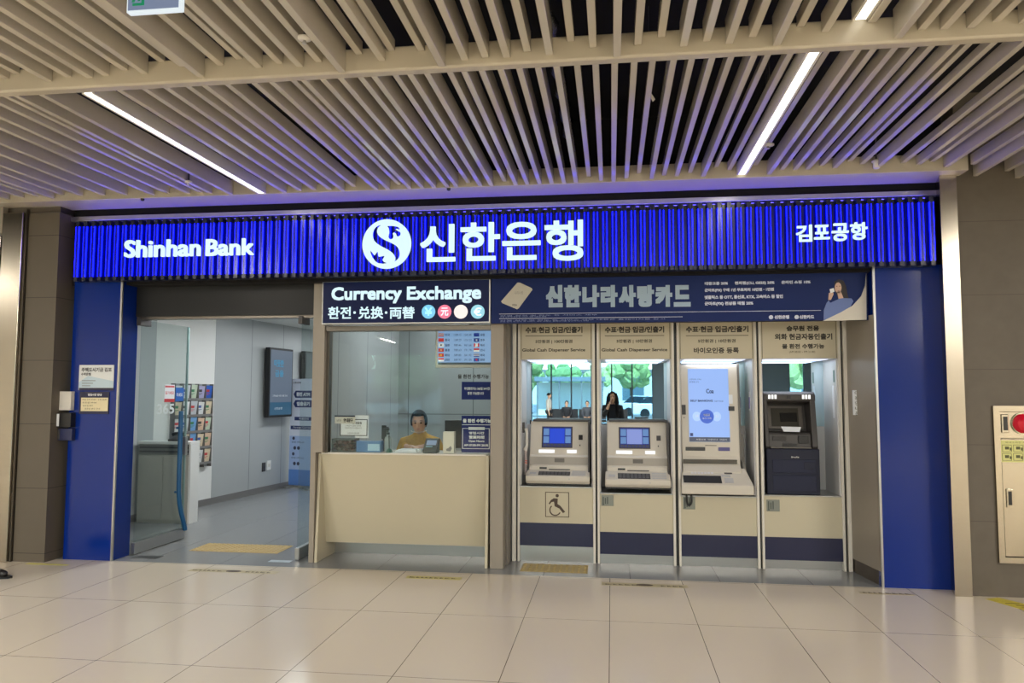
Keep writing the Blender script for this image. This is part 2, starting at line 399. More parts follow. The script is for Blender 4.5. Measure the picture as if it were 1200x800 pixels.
# ------------------------------------------------------------------ ceiling slats
ORD = 'first second third fourth fifth sixth seventh eighth ninth tenth eleventh twelfth thirteenth fourteenth fifteenth sixteenth seventeenth eighteenth nineteenth twentieth'.split()
ZTOP = 3.535
near = [(8,93),(20,87),(58,96),(81,91),(106,92),(125,89),(147,83),(170,87),(190,73),(214,78.5),(236,91),(259,77),(281,70),(304,80),(328,75),(352,79),(374,73),(401,86),(421,64),(448,72),(459,60),(494,60),(518,80),(545,71),(569,68),(594,68),(618,61),(644,65),(669,49),(695,56),(723,67),(747.5,53),(775,44),(801,55),(828,49),(854.5,52),(882,44),(910,54),(938,32),(967,38),(1022,27),(1052,46),(1080,35.5),(1106,35),(1137,33.5),(1167.5,26),(1198,28)]
far = [(10,234),(27,232),(45,231),(62.5,233),(74,229),(96,230),(122,229),(148,229),(180,229),(197,227),(221,227),(236,226),(247,227),(271,230),(334,230),(352,224),(369,223),(387,222.5),(402,226),(415,219),(441,229),(455,222),(468,217),(480,222.5),(495,221),(509,221.7),(524.5,222),(535,222),(549,214.7),(563,219),(576,220),(591.5,213),(604.5,223),(618,218),(632.5,216.7),(646.7,215.5),(661,215),(675,215),(690,207.5),(704.5,212),(719,216.5),(734,209.5),(748.5,203.5),(763.5,210),(778,206),(793,207),(808.5,203),(824,207.5),(839,196.5),(854.5,199.7),(885,194),(901,205),(916,199.7),(931.5,199.7),(946,199),(962.5,195),(978,197.5),(995,189.7),(1009.7,193),(1027,198),(1058,191.5),(1076,193.5),(1092,190),(1108,196.5),(1140,193)]
def slat(x, z, y0, y1, label, group, w, zt=3.485):
    if y1 < -2.65: zt = ZTOP
    o = B().box(x-w/2, x+w/2, y0, y1, z, max(zt, z+.03)).build('ceiling_baffle', SLAT, bevel=.0025, seg=1)
    o['kind'] = 'thing'
    return tag(o, label, 'ceiling slat', group)
def series(pts, Yend, y0, y1, group, refs, w):
    """refs: (photo x of a landmark, name); label counts from the nearest landmark"""
    for (x, y) in pts:
        X, Z = px(x, y, Yend); Z = max(Z, 3.363)
        best = None
        for rx, rn in refs:
            n = sum(1 for q in pts if min(rx, x) < q[0] < max(rx, x))
            if best is None or n < best[0]: best = (n, 'left' if x < rx else 'right', rn)
        lab = '%s ceiling slat, %s to the %s of the %s' % (group[0], ORD[min(best[0], 19)], best[1], best[2])
        slat(X, Z, y0, y1, lab, group[1], w)
series(near, -2.69, -7.4, -2.692, ('near-bay', 'slats of the near ceiling bay'), [(180, 'hanging exit sign'), (510, 'wide gap near its middle') if False else (723, 'slat straight ahead that hangs lowest'), (1007, 'lit strip at upper right')], .040)
series(far, -.33, -2.613, -.332, ('sign-bay', 'slats of the ceiling bay over the sign'), [(310, 'left lit strip'), (869, 'right lit strip'), (590, 'slat cluster above the round emblem') if False else (1120, 'beam end by the steel column')], .036)
for i, (x, y) in enumerate(((1143, 206.5), (1180, 200.8), (1192, 209))):
    X, Z = px(x, y, -.175)
    slat(X, Z, -2.613, -.175, 'beige slat over the stone wall, %s to the right past the beam end' % ORD[i], 'slats over the stone wall', .036)

# lit strips
LAMP = glow('lamp_lens', (255, 250, 238), 2.6)
def lamp(x, z, y0, y1, label, power, group='linear lights between the ceiling slats', vis=True):
    t = thing('linear_light', label, 'ceiling light', (x, (y0+y1)/2, z))
    t['group'] = group
    b = B(); b.box(x-.04, x-.027, y0, y1, z-.004, z+.09).box(x+.027, x+.04, y0, y1, z-.004, z+.09).box(x-.027, x+.027, y0, y1, z+.05, z+.09)
    b.build('housing', OFFW, t)
    B().box(x-.0265, x+.0265, y0+.002, y1-.002, z, z+.004).build('lens', LAMP, t)
    B().cyl((x, (y0+y1)/2, z+.09), (x, (y0+y1)/2, 4.05), .004, n=6).build('hanger', DGREY, t)
    ld = bpy.data.lights.new('strip', 'AREA'); ld.shape = 'RECTANGLE'; ld.size = .05; ld.size_y = abs(y1-y0)-.7; ld.energy = power; ld.color = (1., .94, .845)
    lo = bpy.data.objects.new('linear_light_source', ld); COL.objects.link(lo); lo.location = (x, (y0+y1)/2, z-.006)
    return t
PW = 9; HALL = 235
xa, za = px(307, 230, -.335)
lamp(xa, max(za, 3.366), -2.60, -.335, 'lit white strip light at left over the door, ending at the sign', PW)
xb, zb = px(869, 204.5, -.335)
lamp(xb, max(zb, 3.366), -2.60, -.335, 'lit white strip light at right over the machines, ending at the sign', PW)
xc, zc = px(1007, 26.5, -2.69)
lamp(xc, zc+.01, -5.2, -2.70, 'lit white strip light at upper right, in the near bay', 4)
for i, (x, y) in enumerate(((-5.6, -5.), (-1.9, -9.4), (1.2, -9.6), (4.9, -4.6), (-7.6, -9.), (7.4, -8.), (-4.8, -13.5), (-1.5, -15), (2.2, -15.5), (5.5, -13), (-8, -19), (-2, -21), (4, -21), (-10.5, -5), (-10.5, -12), (8.2, -13))):  # out-of-view lamps added to brighten the hall and the bank front
    lamp(x, 3.5, y-1.3, y+1.3, 'unseen strip light over the concourse, added to light the hall', HALL*(.62 if y > -10 else 1.0 if y > -12.5 else 1.9), 'unseen lights added over the concourse')

# small fittings on the ceiling
def sprinkler(X0, Y0, Yp, label, r=.035):
    x, z = px(X0, Y0, Yp)
    t = thing('sprinkler', label, 'sprinkler', (x, Yp, z))
    B().lathe((x, Yp, z), [(r*.5, -.012), (r, -.004), (r, .006), (r*.4, .012)], 18).build('escutcheon', OFFW, t)
    B().lathe((x, Yp, z), [(r*.25, -.03), (r*.35, -.026), (r*.2, -.012)], 12).build('head', ALU, t)
    B().cyl((x, Yp, z+.01), (x, Yp, 4.05), .008, n=8).build('pipe', DGREY, t)
sprinkler(357, 45, -3.05, 'round pale sprinkler between slats of the near bay')
sprinkler(900, 170, -.85, 'round pale sprinkler just right of the right lit strip', .045)
sprinkler(221, 213, -.75, 'small sprinkler left of the left lit strip', .03)
x, z = px(1027, 190, -.40)
t = thing('spotlight', 'small pale spotlight under the slats near the right end of the sign', 'spotlight', (x, -.40, z))
B().lathe((x, -.40, z), [(.03, -.004), (.036, 0), (.036, .012), (.02, .02)], 16).build('flange', OFFW, t)
B().lathe((x, -.40, z), [(.022, -.05), (.026, -.045), (.026, -.004)], 16).build('barrel', OFFW, t)
B().cyl((x, -.40, z+.02), (x, -.40, 4.05), .006, n=6).build('stem', DGREY, t)
for (X0, Y0, lab) in ((168, 229, 'tiny dark downlight on the beam left of the left lit strip'), (526, 222, 'tiny dark downlight on the beam above the round emblem')):
    x, z = px(X0, Y0+1, -.3); o = B().lathe((x, -.31, 3.35), [(.008, -.012), (.016, -.006), (.018, .012)], 12).build('downlight', BLACK); tag(o, lab, 'downlight')
# foil duct and loose tag in the void
b = B(); pts = [(-.345+.02*math.sin(i*1.9), -2.5+.12*i, 3.72+.012*math.sin(i*2.7)) for i in range(19)]
b.tube(pts, [.032+.006*((i*7) % 3) for i in range(19)], 12)
dt = tag(b.build('foil_duct', mat('foil', (150, 152, 160), .25, 1., bump=.8, nscale=60)), 'crinkled foil duct in the dark void above the slats', 'duct')
for i in (2, 9, 16): B().cyl((pts[i][0], pts[i][1], 3.76), (pts[i][0], pts[i][1], 4.05), .004, n=6).build('hanging_wire', DGREY, dt)
x, z = px(763, 114, -1.9)
tag(B().prism([(x-.02, z+.03), (x-.005, z+.035), (x+.025, z-.015), (x+.01, z-.03)], -1.905, -1.9, 'y').build('paper_tag', WHITE), 'small white tag hanging in the dark void above the slats', 'tag')
B().cyl((x-.01, -1.9025, z+.03), (x-.01, -1.9025, 4.05), .0015, n=5).build('string', DGREY, bpy.data.objects['paper_tag'])

# exit sign
x0, ye = gp(148, 15, 3.13); x1, _ = gp(214, 13, 3.13)
t = thing('exit_sign', 'hanging white and green running-man exit sign at top left', 'exit sign', ((x0+x1)/2, ye, 3.13))
B().box(x0, x1, ye, ye+.03, 3.13, 3.31).build('case', glow('exit_rim', (236, 246, 250), .9), t, bevel=.003)
B().box(x0+.008, x1-.008, ye-.003, ye, 3.138, 3.302).build('face', glow('exit_face', (150, 166, 200), .55), t)
g = B(); cx = x0+.052; s_ = .075
def man(pts): g.poly([(cx+p[0]*s_, 3.155+p[1]*s_) for p in pts], ye-.003, .002)
man([(-.3, 0), (.38, 0), (.38, 1.7), (.22, 1.7), (.22, .14), (-.3, .14)]); man([(-.35, .2), (-.2, .2), (-.02, .75), (.1, .95), (-.1, 1.2), (-.3, .8)]); man([(.0, .25), (.14, .25), (.14, .7), (-.05, .9)])
g.disc(cx+.0, 3.155+1.38*s_, .012, ye-.003, 14, .002)
g.build('pictogram', glow('exit_green', (20, 150, 104), .7), t)
B().cyl(((x0+x1)/2, ye+.015, 3.31), ((x0+x1)/2, ye+.015, 4.05), .008, n=8).build('hanging_rod', DGREY, t)

# ------------------------------------------------------------------ lit blue sign
SX0, SX1, SY = -5.085, 2.655, -.15
t = thing('storefront_sign', 'long blue lit ribbed sign with white lettering over the whole bank front', 'sign', ((SX0+SX1)/2, SY, 2.63))
sign = t
RIBM = mat('rib_blue', (6, 9, 60), .22, emit=(4, 12, 178), es=.34)

RIBL = mat('rib_line', (12, 20, 90), .25, emit=(30, 52, 255), es=1.); RIBL.node_tree.nodes['Principled BSDF'].inputs['Emission Color'].default_value = (.0016, .0040, 1, 1); RIBL.node_tree.nodes['Principled BSDF'].inputs['Emission Strength'].default_value = 8.
RIBB = mat('sign_back', (6, 8, 40), .4, emit=(3, 8, 90), es=.3)
RIBC = mat('rib_cap', (24, 28, 52), .3)
b = B(); n = 96; p = (SX1-SX0)/n; ZA, ZB = 2.668, 3.158
for i in range(n):
    x = SX0+(i+.5)*p
    def seg(z0, z1, k):
        pts = [(x-.029, SY+.05), (x-.017, SY), (x+.017, SY), (x+.029, SY+.05)]
        b.mat(k).prism(pts, z0, z1, 'z')
    seg(2.632, ZA, 3); seg(ZB, 3.205, 3); seg(ZA, ZB, 0)
    for s in (-1, 1):
        b.mat(1).prism([(x+s*.0135, SY-.002), (x+s*.0175, SY-.002), (x+s*.0195, SY+.008), (x+s*.0155, SY+.008)], ZA+.004, ZB-.004, 'z')
b.mat(2).box(SX0, SX1, SY+.05, SY+.06, ZA, ZB)
b.mat(3).box(SX0, SX1, SY+.05, .0, 2.64, ZA).box(SX0, SX1, SY+.05, .0, ZB, 3.20).box(SX0, SX1, SY+.06, .0, ZA, ZB)
b.build('rib_panel', [RIBM, RIBL, RIBB, RIBC], t)
LEAKGLOW = mat('added_sign_glow', (20, 24, 90), .4, emit=(60, 60, 255), es=1.); LEAKGLOW.node_tree.nodes['Principled BSDF'].inputs['Emission Color'].default_value = (.10, .08, 1, 1); LEAKGLOW.node_tree.nodes['Principled BSDF'].inputs['Emission Strength'].default_value = 7.
B().box(SX0+.02, SX1-.02, SY+.055, SY+.13, 3.2005, 3.2045).build('added_leak_glow', LEAKGLOW, t)  # unseen glowing strip added to throw blue light onto the beam above
SIGNW = glow('sign_white', (222, 250, 255), 1.0)
def letters(name, s, box, bold, par=t):
    b = B(); ptext(b, s, *box, SY-.028, bold, .024, 4); return b.build(name, SIGNW, par)
b = B(); ptext(b, 'Shinhan', 145.3, 280.2, 234, 300.6, SY-.028, .0042, .024, 4); ptext(b, 'Bank', 240.8, 279.4, 296.6, 299, SY-.028, .0042, .024, 4); b.build('lettering', SIGNW, t)
def seg_letters(parts, bold):
    b = B()
    for s, box in parts: ptext(b, s, *box, SY-.028, bold, .024, 4)
    return b.build('lettering', SIGNW, t)
c4 = lambda x0, y0, x1, y1: (400+x0/3.4286, 230+y0/3.4286, 400+x1/3.4286, 230+y1/3.4286)
seg_letters([('신', c4(316, 112, 457, 261)), ('한', c4(478, 104, 636, 257)), ('은', c4(646, 102, 800, 254)), ('행', c4(816, 95, 972, 257))], .0068)
c5 = lambda x0, y0, x1, y1: (750+x0/3.243, 220+y0/3.243, 750+x1/3.243, 220+y1/3.243)
seg_letters([('김', c5(595, 140, 655, 203)), ('포', c5(663, 140, 722, 194)), ('공', c5(731, 134, 794, 201)), ('항', c5(802, 130, 866, 196))], .003)
# emblem: disc with the three openings cut through it
c6 = lambda q: px(415+q[0]/10, 245+q[1]/10, SY-.03)
cv = bpy.data.curves.new('emblem', 'CURVE'); cv.dimensions = '2D'; cv.fill_mode = 'BOTH'; cv.extrude = .012
ec = c6((377, 405)); er = (px(481, 285.5, SY-.03)[0]-px(424.4, 285.5, SY-.03)[0])/2
def spl(pts):
    s = cv.splines.new('POLY'); s.points.add(len(pts)-1); s.use_cyclic_u = True
    for q, v in zip(s.points, pts): q.co = (v[0]-ec[0], v[1]-ec[1], 0, 1)
spl([(ec[0]+er*math.cos(2*PI*i/64), ec[1]+er*math.sin(2*PI*i/64)) for i in range(64)])
def smooth(pts, n=4):
    out = []; N = len(pts)
    for i in range(N):
        p0, p1, p2, p3 = [Vector(pts[(i+k-1) % N]) for k in range(4)]
        for j in range(n):
            u = j/n; out.append(.5*((2*p1)+(p2-p0)*u+(2*p0-5*p1+4*p2-p3)*u*u+(3*p1-p0-3*p2+p3)*u**3))
    return out
S1 = [(322, 179), (270, 188), (232, 220), (213, 265), (210, 310), (225, 360), (265, 400), (320, 435), (370, 460), (420, 490), (455, 525), (472, 558), (472, 590), (457, 616), (492, 600), (524, 565), (532, 520), (522, 470), (495, 432), (455, 405), (410, 382), (360, 360), (320, 338), (285, 308), (268, 270), (272, 232), (292, 203)]
S2 = [(380, 192), (430, 189), (490, 197), (522, 215), (530, 238), (500, 228), (488, 238), (510, 252), (535, 265), (543, 290), (530, 313), (505, 318), (490, 305), (480, 280), (465, 272), (452, 285), (458, 305), (455, 335), (435, 350), (410, 345), (395, 325), (395, 300), (402, 270), (400, 235), (393, 210)]
S3 = [(180, 475), (200, 495), (230, 535), (265, 490), (275, 500), (283, 552), (350, 540), (352, 555), (330, 595), (345, 615), (388, 630), (340, 638), (280, 632), (240, 605), (205, 560), (183, 510)]
spl([c6(q) for q in smooth(S1)]); spl([c6(q) for q in smooth(S2, 3)]); spl([c6(q) for q in S3])
to = bpy.data.objects.new('emblem', cv); COL.objects.link(to); bpy.context.view_layer.update()
me = bpy.data.meshes.new_from_object(to.evaluated_get(bpy.context.evaluated_depsgraph_get()))
bpy.data.objects.remove(to); me.transform(Matrix.Rotation(PI/2, 4, 'X')); me.materials.clear(); me.materials.append(SIGNW)
eo = bpy.data.objects.new('emblem', me); COL.objects.link(eo); eo.parent = t; eo.location = Vector((ec[0], SY-.016, ec[1]))-Vector(t['_o'])
for s in (-.35, .35):
    B().cyl((ec[0]+er*s, SY-.005, ec[1]+er*s*1.6), (ec[0]+er*s, SY+.002, ec[1]+er*s*1.6), .01, n=8).build('standoff', DGREY, t)

# ------------------------------------------------------------------ currency exchange light box
EY = .10
x0, x1 = -2.695, -1.090; z0, z1 = 2.218, 2.628
t = thing('exchange_sign', 'navy lit box sign reading Currency Exchange over the teller window', 'sign', ((x0+x1)/2, EY, z0))
B().box(x0, x1, EY+.004, EY+.09, z0, z1).build('case', ALU, t, bevel=.004)
B().box(x0+.012, x1-.012, EY, EY+.01, z0+.012, z1-.012).build('face', mat('exchange_navy', (10, 22, 62), .3, spec=.15, emit=(8, 18, 60), es=.2), t)
b = B(); ptext(b, 'Currency', 388.4, 335.8, 470.8, 355.8, EY-.002, .006); ptext(b, 'Exchange', 476.8, 334.9, 563.8, 355.4, EY-.002, .006); ptext(b, '환전', 384.4, 359.2, 411.3, 373.4, EY-.002, .003)
ptext(b, '·', 414, 364.6, 417, 367.6, EY-.002, .002); ptext(b, '兑换', 420, 359, 449, 373.4, EY-.002, .003); ptext(b, '·', 451, 364.6, 454, 367.6, EY-.002, .002); ptext(b, '両替', 456.5, 359, 486, 373.3, EY-.002, .003)
b.build('lettering', TEXTW, t)
for cxp, colr, sym, sc_ in ((502.1, (120, 205, 240), '¥', (160, 236, 255)), (521, (240, 120, 150), '元', (255, 225, 232)), (540, (255, 240, 234), None, None), (559.8, (150, 214, 230), '€', (225, 250, 255))):
    X, Z = px(cxp, 365.1, EY-.002); R = .064
    d = B().disc(X, Z, R, EY, 30, .003).build('currency_disc', glow('disc_%d' % cxp, colr, 1.0), t)
    if sym:
        b = B(); text(b, sym, X-.036, X+.036, Z-.038, Z+.038, EY-.0035, .002); b.build('symbol', glow('sym_%d' % cxp, sc_, 1.3), d)

# ------------------------------------------------------------------ card banner over the machines
x0, x1, z0, z1 = -1.082, 2.178, 2.212, 2.632
t = thing('advertising_banner', 'long navy advertising banner for a card over the four machines', 'banner', ((x0+x1)/2, EY, z0))
B().box(x0, x1, EY, EY+.05, z0, z1).build('panel', NAVYB, t)
SILV = mat('banner_silver', (150, 172, 190), .5)
b = B()
wd = 172.0/8
for i, ch in enumerate('신한나라사랑카드'):
    a = 638.8+(810-638.8)*i/8
    ptext(b, ch, a+.8, 333.9, a+wd-.8, 360-.1*i, EY-.002, .0125)
b.build('title', SILV, t)
b = B(); W2 = mat('banner_text', (196, 204, 222), .5)
for s, bx in (('대중교통 20%      편의점(CU, GS25) 20%      온라인 쇼핑 10%', (825.8, 329.2, 949.8, 333.6)), ('군마트(PX) 구매 1년 무료처리 10만원 · 1만원', (825.8, 337.4, 907, 341.9)), ('넷플릭스 등 OTT, 통신료, KTX, 고속버스 등 할인', (825.8, 345.4, 917.5, 350)), ('군마트(PX) 전상품 매월 20%', (825.8, 353.2, 882.7, 358)), ('신한은행', (907.7, 369.2, 924.8, 373.6)), ('신한카드', (937, 369, 954, 373.4))):
    ptext(b, s, *bx, EY-.002, .0016)
for q in ((903.5, 371.6), (933.6, 371.4)):
    X, Z = px(*q, EY); b.disc(X, Z, .018, EY, 20, .002)
for (a, y0, c) in ((585, 365.7, 962), (585, 372.2, 800)):
    X0, X1, Z0, Z1 = rect(a, y0-.25, c, y0+.25, EY); b.panel(X0, X1, Z0, Z1, EY, .0015)
b.build('small_print', W2, t)
b = B()
for k, (y0, c) in enumerate(((368.4, 700), (370.2, 640), (373.6, 780), (375.4, 690))): ptext(b, '전월 실적 및 한도 등 서비스 세부 내용은 홈페이지를 참고하시기 바랍니다'[:20+6*k], 586, y0, c, y0+1.6, EY-.002)
b.build('fine_print', mat('banner_fine', (120, 134, 176), .5), t)
c4b = lambda q: px(780+q[0]/4.8, 310+q[1]/4.8, EY)
cc = B(); cc.poly([px(*q, EY) for q in ((606.4, 331), (609, 331), (623, 337.5), (624, 339.3), (608, 361), (606, 362.3), (588.5, 355), (587.3, 353))], EY, .003)
cd_ = cc.build('card_picture', mat('card_beige', (186, 182, 168), .5), t)
b = B(); ptext(b, '나라사랑', 603, 341, 613, 345, EY-.004, 0); ptext(b, 'VISA', 600, 356, 606, 358.5, EY-.004, .001); b.build('card_print', mat('card_ink', (120, 116, 110), .5), cd_)
B().poly([px(*q, EY) for q in ((1015, 320), (1013.5, 335), (1009, 347), (999, 358), (985, 366), (964, 376), (1015.4, 374.6))], EY, .003).build('curved_corner', mat('banner_corner', (200, 196, 186), .5), t)
B().poly([c4b(q) for q in ((950, 95), (975, 82), (1000, 90), (1015, 120), (1025, 175), (1040, 215), (985, 215), (962, 170), (948, 130))], EY, .0022).build('portrait_hair', mat('portrait_hair', (34, 30, 34), .6), t)
B().poly([c4b(q) for q in ((888, 312), (890, 255), (905, 215), (918, 200), (925, 215), (985, 188), (1045, 190), (1056, 205), (1040, 235), (1000, 265), (950, 295))], EY, .0028).build('portrait_sweater', mat('portrait_blue', (96, 116, 170), .6), t)
b = B(); f = [(970+19*math.cos(2*PI*i/20), 130+30*math.sin(2*PI*i/20)) for i in range(20)]
b.poly([c4b(q) for q in f], EY, .0030); b.poly([c4b(q) for q in ((965, 155), (985, 150), (1000, 188), (972, 192))], EY, .0030); b.poly([c4b(q) for q in ((918, 160), (938, 150), (945, 165), (930, 198), (915, 198))], EY, .0031)
b.build('portrait_skin', mat('portrait_skin', (200, 168, 150), .6), t)
b = B(); b.poly([c4b(q) for q in ((922, 138), (945, 132), (950, 152), (928, 160))], EY, .0034); b.build('portrait_card', PRINTW, t)
b = B()
for q, w_, h_ in (((962, 122), 4, 1.6), ((979, 121), 4, 1.6), ((972, 148), 5, 1.5)): b.poly([c4b((q[0]-w_, q[1]-h_)), c4b((q[0]+w_, q[1]-h_)), c4b((q[0]+w_, q[1]+h_)), c4b((q[0]-w_, q[1]+h_))], EY, .0036)
b.build('portrait_features', mat('portrait_lines', (110, 60, 60), .6), t)

# ------------------------------------------------------------------ machine booths
BX = [(-.890, -.154), (-.136, .582), (.609, 1.331), (1.350, 2.071)]
SILL = [.705, .655, .645, .665]; BAND = [(.36, .147), (.292, .089), (.288, .090), (.287, .083)]
BL = ['booth of the first machine, with the wheelchair symbol', 'booth of the second machine, with a small grey plate', 'booth of the tall-screen machine, third of four', 'booth of the dark crew-only machine by the blue panel']
BTXT = [[('수표·현금 입금/인출기', (615.8, 382.7, 682.5, 390.2), .0022), ('5만원권 | 100만원권', (627.5, 397.8, 670.8, 402.6), .001), ('Global Cash Dispenser Service', (612, 408, 685.8, 412.8), .001)],
        [('수표·현금 입금/인출기', (708.8, 382.3, 778.3, 389.8), .0022), ('5만원권 | 10만원권', (722.5, 397.4, 764, 402.2), .001), ('Global Cash Dispenser Service', (705, 407.8, 782, 412.6), .001)],
        [('수표·현금 입금/인출기', (803.8, 381.8, 877, 389.3), .0022), ('5만원권 | 10만원권', (818, 397.2, 862, 402), .001), ('바이오인증 등록', (813, 407, 865.8, 413.8), .0018)],
        [('승무원 전용', (921.6, 381.4, 959.9, 387.8), .0024), ('외화 현금자동인출기', (908, 390.6, 975.3, 397.9), .0022), ('몰 환전 수행가능', (916.5, 402.6, 966, 408.5), .0018), ('(AM 08:00 ~ PM 21:00)', (924.9, 410.9, 955.2, 414), 0)]]
NICHE = mat('niche_wall', (196, 196, 196), .35, noise=.02)
NLIGHT = glow('niche_light', (226, 232, 255), 1.2)
FY, MY = .545, 1.0
ZN = 1.905
for i, (x0, x1) in enumerate(BX):
    t = thing('machine_booth', 'cream ' + BL[i], 'booth', ((x0+x1)/2, FY, 0), 'cream booths holding the cash machines')
    s = SILL[i]; bt, bb = BAND[i]
    for xx0, xx1 in ((x0, x0+.021), (x1-.023, x1)):
        B().box(xx0, xx1, FY-.01, FY+.08, 0, 2.245).build('post', OFFW, t, bevel=.003)
    a, c = x0+.021, x1-.023
    tp = B().box(a, c, FY, FY+.03, ZN, 2.245).build('header_panel', CREAM, t)
    b = B()
    for st, bx, bo in BTXT[i]: ptext(b, st, *bx, FY-.001, bo)
    if i < 3:
        X0, X1, Z0, Z1 = rect(BTXT[i][0][1][0], 393.0-.15*i, BTXT[i][0][1][2], 393.7-.15*i, FY); b.panel(X0, X1, Z0, Z1, FY, .0015)
    for xx in (a+.012, c-.012): b.panel(xx-.002, xx+.002, ZN, 2.245, FY, .0015)
    b.build('header_lettering', INK, tp)
    B().box(a, c, FY+.005, FY+.03, bt, s-.012).build('front_panel', CREAM, t)
    B().box(a, c, FY+.005, FY+.03, bb, bt).build('blue_band', NAVY, t)
    B().box(a, c, FY+.03, FY+.05, .0, bb).build('kick_plate', ALU, t)
    B().box(a, c, FY-.004, MY, s-.012, s).build('sill', ALU, t, bevel=.002)
    B().box(a-.001, a+.012, FY+.02, MY, s, ZN).build('niche_side', NICHE, t); B().box(c-.012, c+.001, FY+.02, MY, s, ZN).build('niche_side', NICHE, t)
    B().box(a, c, MY, MY+.012, 1.27, ZN).build('niche_mirror', MIRROR, t)
    B().box(a, c, MY-.002, MY+.012, s, 1.27).build('niche_back', NICHE, t)
    B().box(a, c, FY+.03, MY, ZN, ZN+.02).build('niche_ceiling', NICHE, t)
    B().box(a+.06, c-.06, FY+.10, MY-.06, ZN-.006, ZN).build('niche_lamp', NLIGHT, t)
    ld = bpy.data.lights.new('niche', 'AREA'); ld.shape = 'RECTANGLE'; ld.size = .5; ld.size_y = .28; ld.energy = 1.8; ld.color = (.84, .90, 1.)
    lo = bpy.data.objects.new('niche_light_source', ld); COL.objects.link(lo); lo.location = ((x0+x1)/2, .78, ZN-.01)
    if i == 0:
        c7 = lambda q: px(595+q[0]/5.712, 540+q[1]/5.712, FY)
        X0, X1, Z0, Z1 = rect(639, 576.4, 666.9, 605.8, FY)
        b = B(); y_ = FY+.005; w_ = .006
        b.panel(X0, X1, Z1-w_, Z1, y_).panel(X0, X1, Z0, Z0+w_, y_).panel(X0, X0+w_, Z0, Z1, y_).panel(X1-w_, X1, Z0, Z1, y_)
        X, Z = c7((331, 232)); b.disc(X, Z, .0155, y_, 20)
        b.poly([c7(q) for q in ((308, 249), (335, 252), (333, 288), (352, 300), (384, 340), (370, 349), (345, 318), (314, 303), (309, 272), (292, 276), (280, 292), (274, 284), (288, 262))], y_)
        C0 = (318, 328)
        f = lambda r, q: c7((C0[0]+r*math.cos(q), C0[1]+r*math.sin(q)))
        for k in range(20):
            a0 = math.radians(28+k*10); a1 = math.radians(38.5+k*10)
            b.poly([f(40, a0), f(40, a1), f(32, a1), f(32, a0)], y_)
        b.build('wheelchair_symbol', mat('symbol_brown', (70, 54, 44), .5), t)
    else:
        X0, X1, Z0, Z1 = rect(*((704.8, 580, 719, 592.6), (800.3, 581.2, 814.6, 596.5), (898.3, 585.2, 913.6, 599))[i-1], FY)
        pl = B().panel(X0, X1, Z0, Z1, FY+.005, .008).build('grey_plate', mat('plate_grey', (128, 132, 124), .4, .3), t, bevel=.002)
        b = B()
        for k in range(3): b.panel(X0+.012+k*.02, X0+.022+k*.02, Z0+.02, Z1-.015-.01*(k % 2), FY-.003, .003)
        b.disc(X0+.018, Z0+.014, .007, FY-.003, 12, .003).build('plate_symbols', mat('plate_dark', (72, 80, 74), .5), pl)
        if i == 2:
            b = B(); xx = X0+.055
            b.tube([(xx+.022*math.cos(PI*k/12), FY-.018, Z1-.03-(.05 if 0 < k < 12 else -.05)*math.sin(PI*k/12)-(0 if 0 < k < 12 else -.05)) for k in range(13)], .009, 8)
            b.build('cable_loop', BLACK, t)
    if i == 2:
        b = B(); b.box(c-.014, c-.012, .70, .78, 1.42, 1.60).build('wall_sticker', PRINTW, t, label='white sticker with a violet panel')
        B().box(c-.0155, c-.014, .71, .77, 1.44, 1.55).build('sticker_panel', mat('violet_print', (150, 140, 196), .5), [q for q in t.children if q.name.startswith('wall_sticker')][0])
    if i == 3:
        B().box(c-.014, c-.012, .64, .70, 1.36, 1.66).build('wall_notice', PRINTW, t)
        B().box(c-.014, c-.012, .62, .66, 1.69, 1.80).build('wall_sticker', mat('green_print', (92, 120, 112), .5), t)
for (x0, x1) in ((-.154, -.136), (.582, .609), (1.331, 1.350), (2.071, 2.092), (-.905, -.890)):
    struct(tag(B().box(x0, x1, FY+.03, FY+.06, 0, 2.25).build('trim_gap', BLACK, loc=(0, 0, 0)), 'black gap between two booths', 'trim'))
struct(tag(B().box(-.942, -.905, FY-.01, FY+.06, 0, 2.25).build('trim_7', OFFW, loc=(0, 0, 0), bevel=.003), 'cream end strip left of the first booth', 'trim'))
struct(tag(B().box(2.092, 2.125, FY-.01, FY+.06, 0, 2.25).build('trim_8', OFFW, loc=(0, 0, 0), bevel=.003), 'cream end strip right of the fourth booth', 'trim'))
struct(tag(B().box(-.955, 2.2, .16, FY+.1, 2.25, 2.66).build('trim_9', TAUPED, loc=(0, 0, 0)), 'grey box behind the banner', 'trim'))

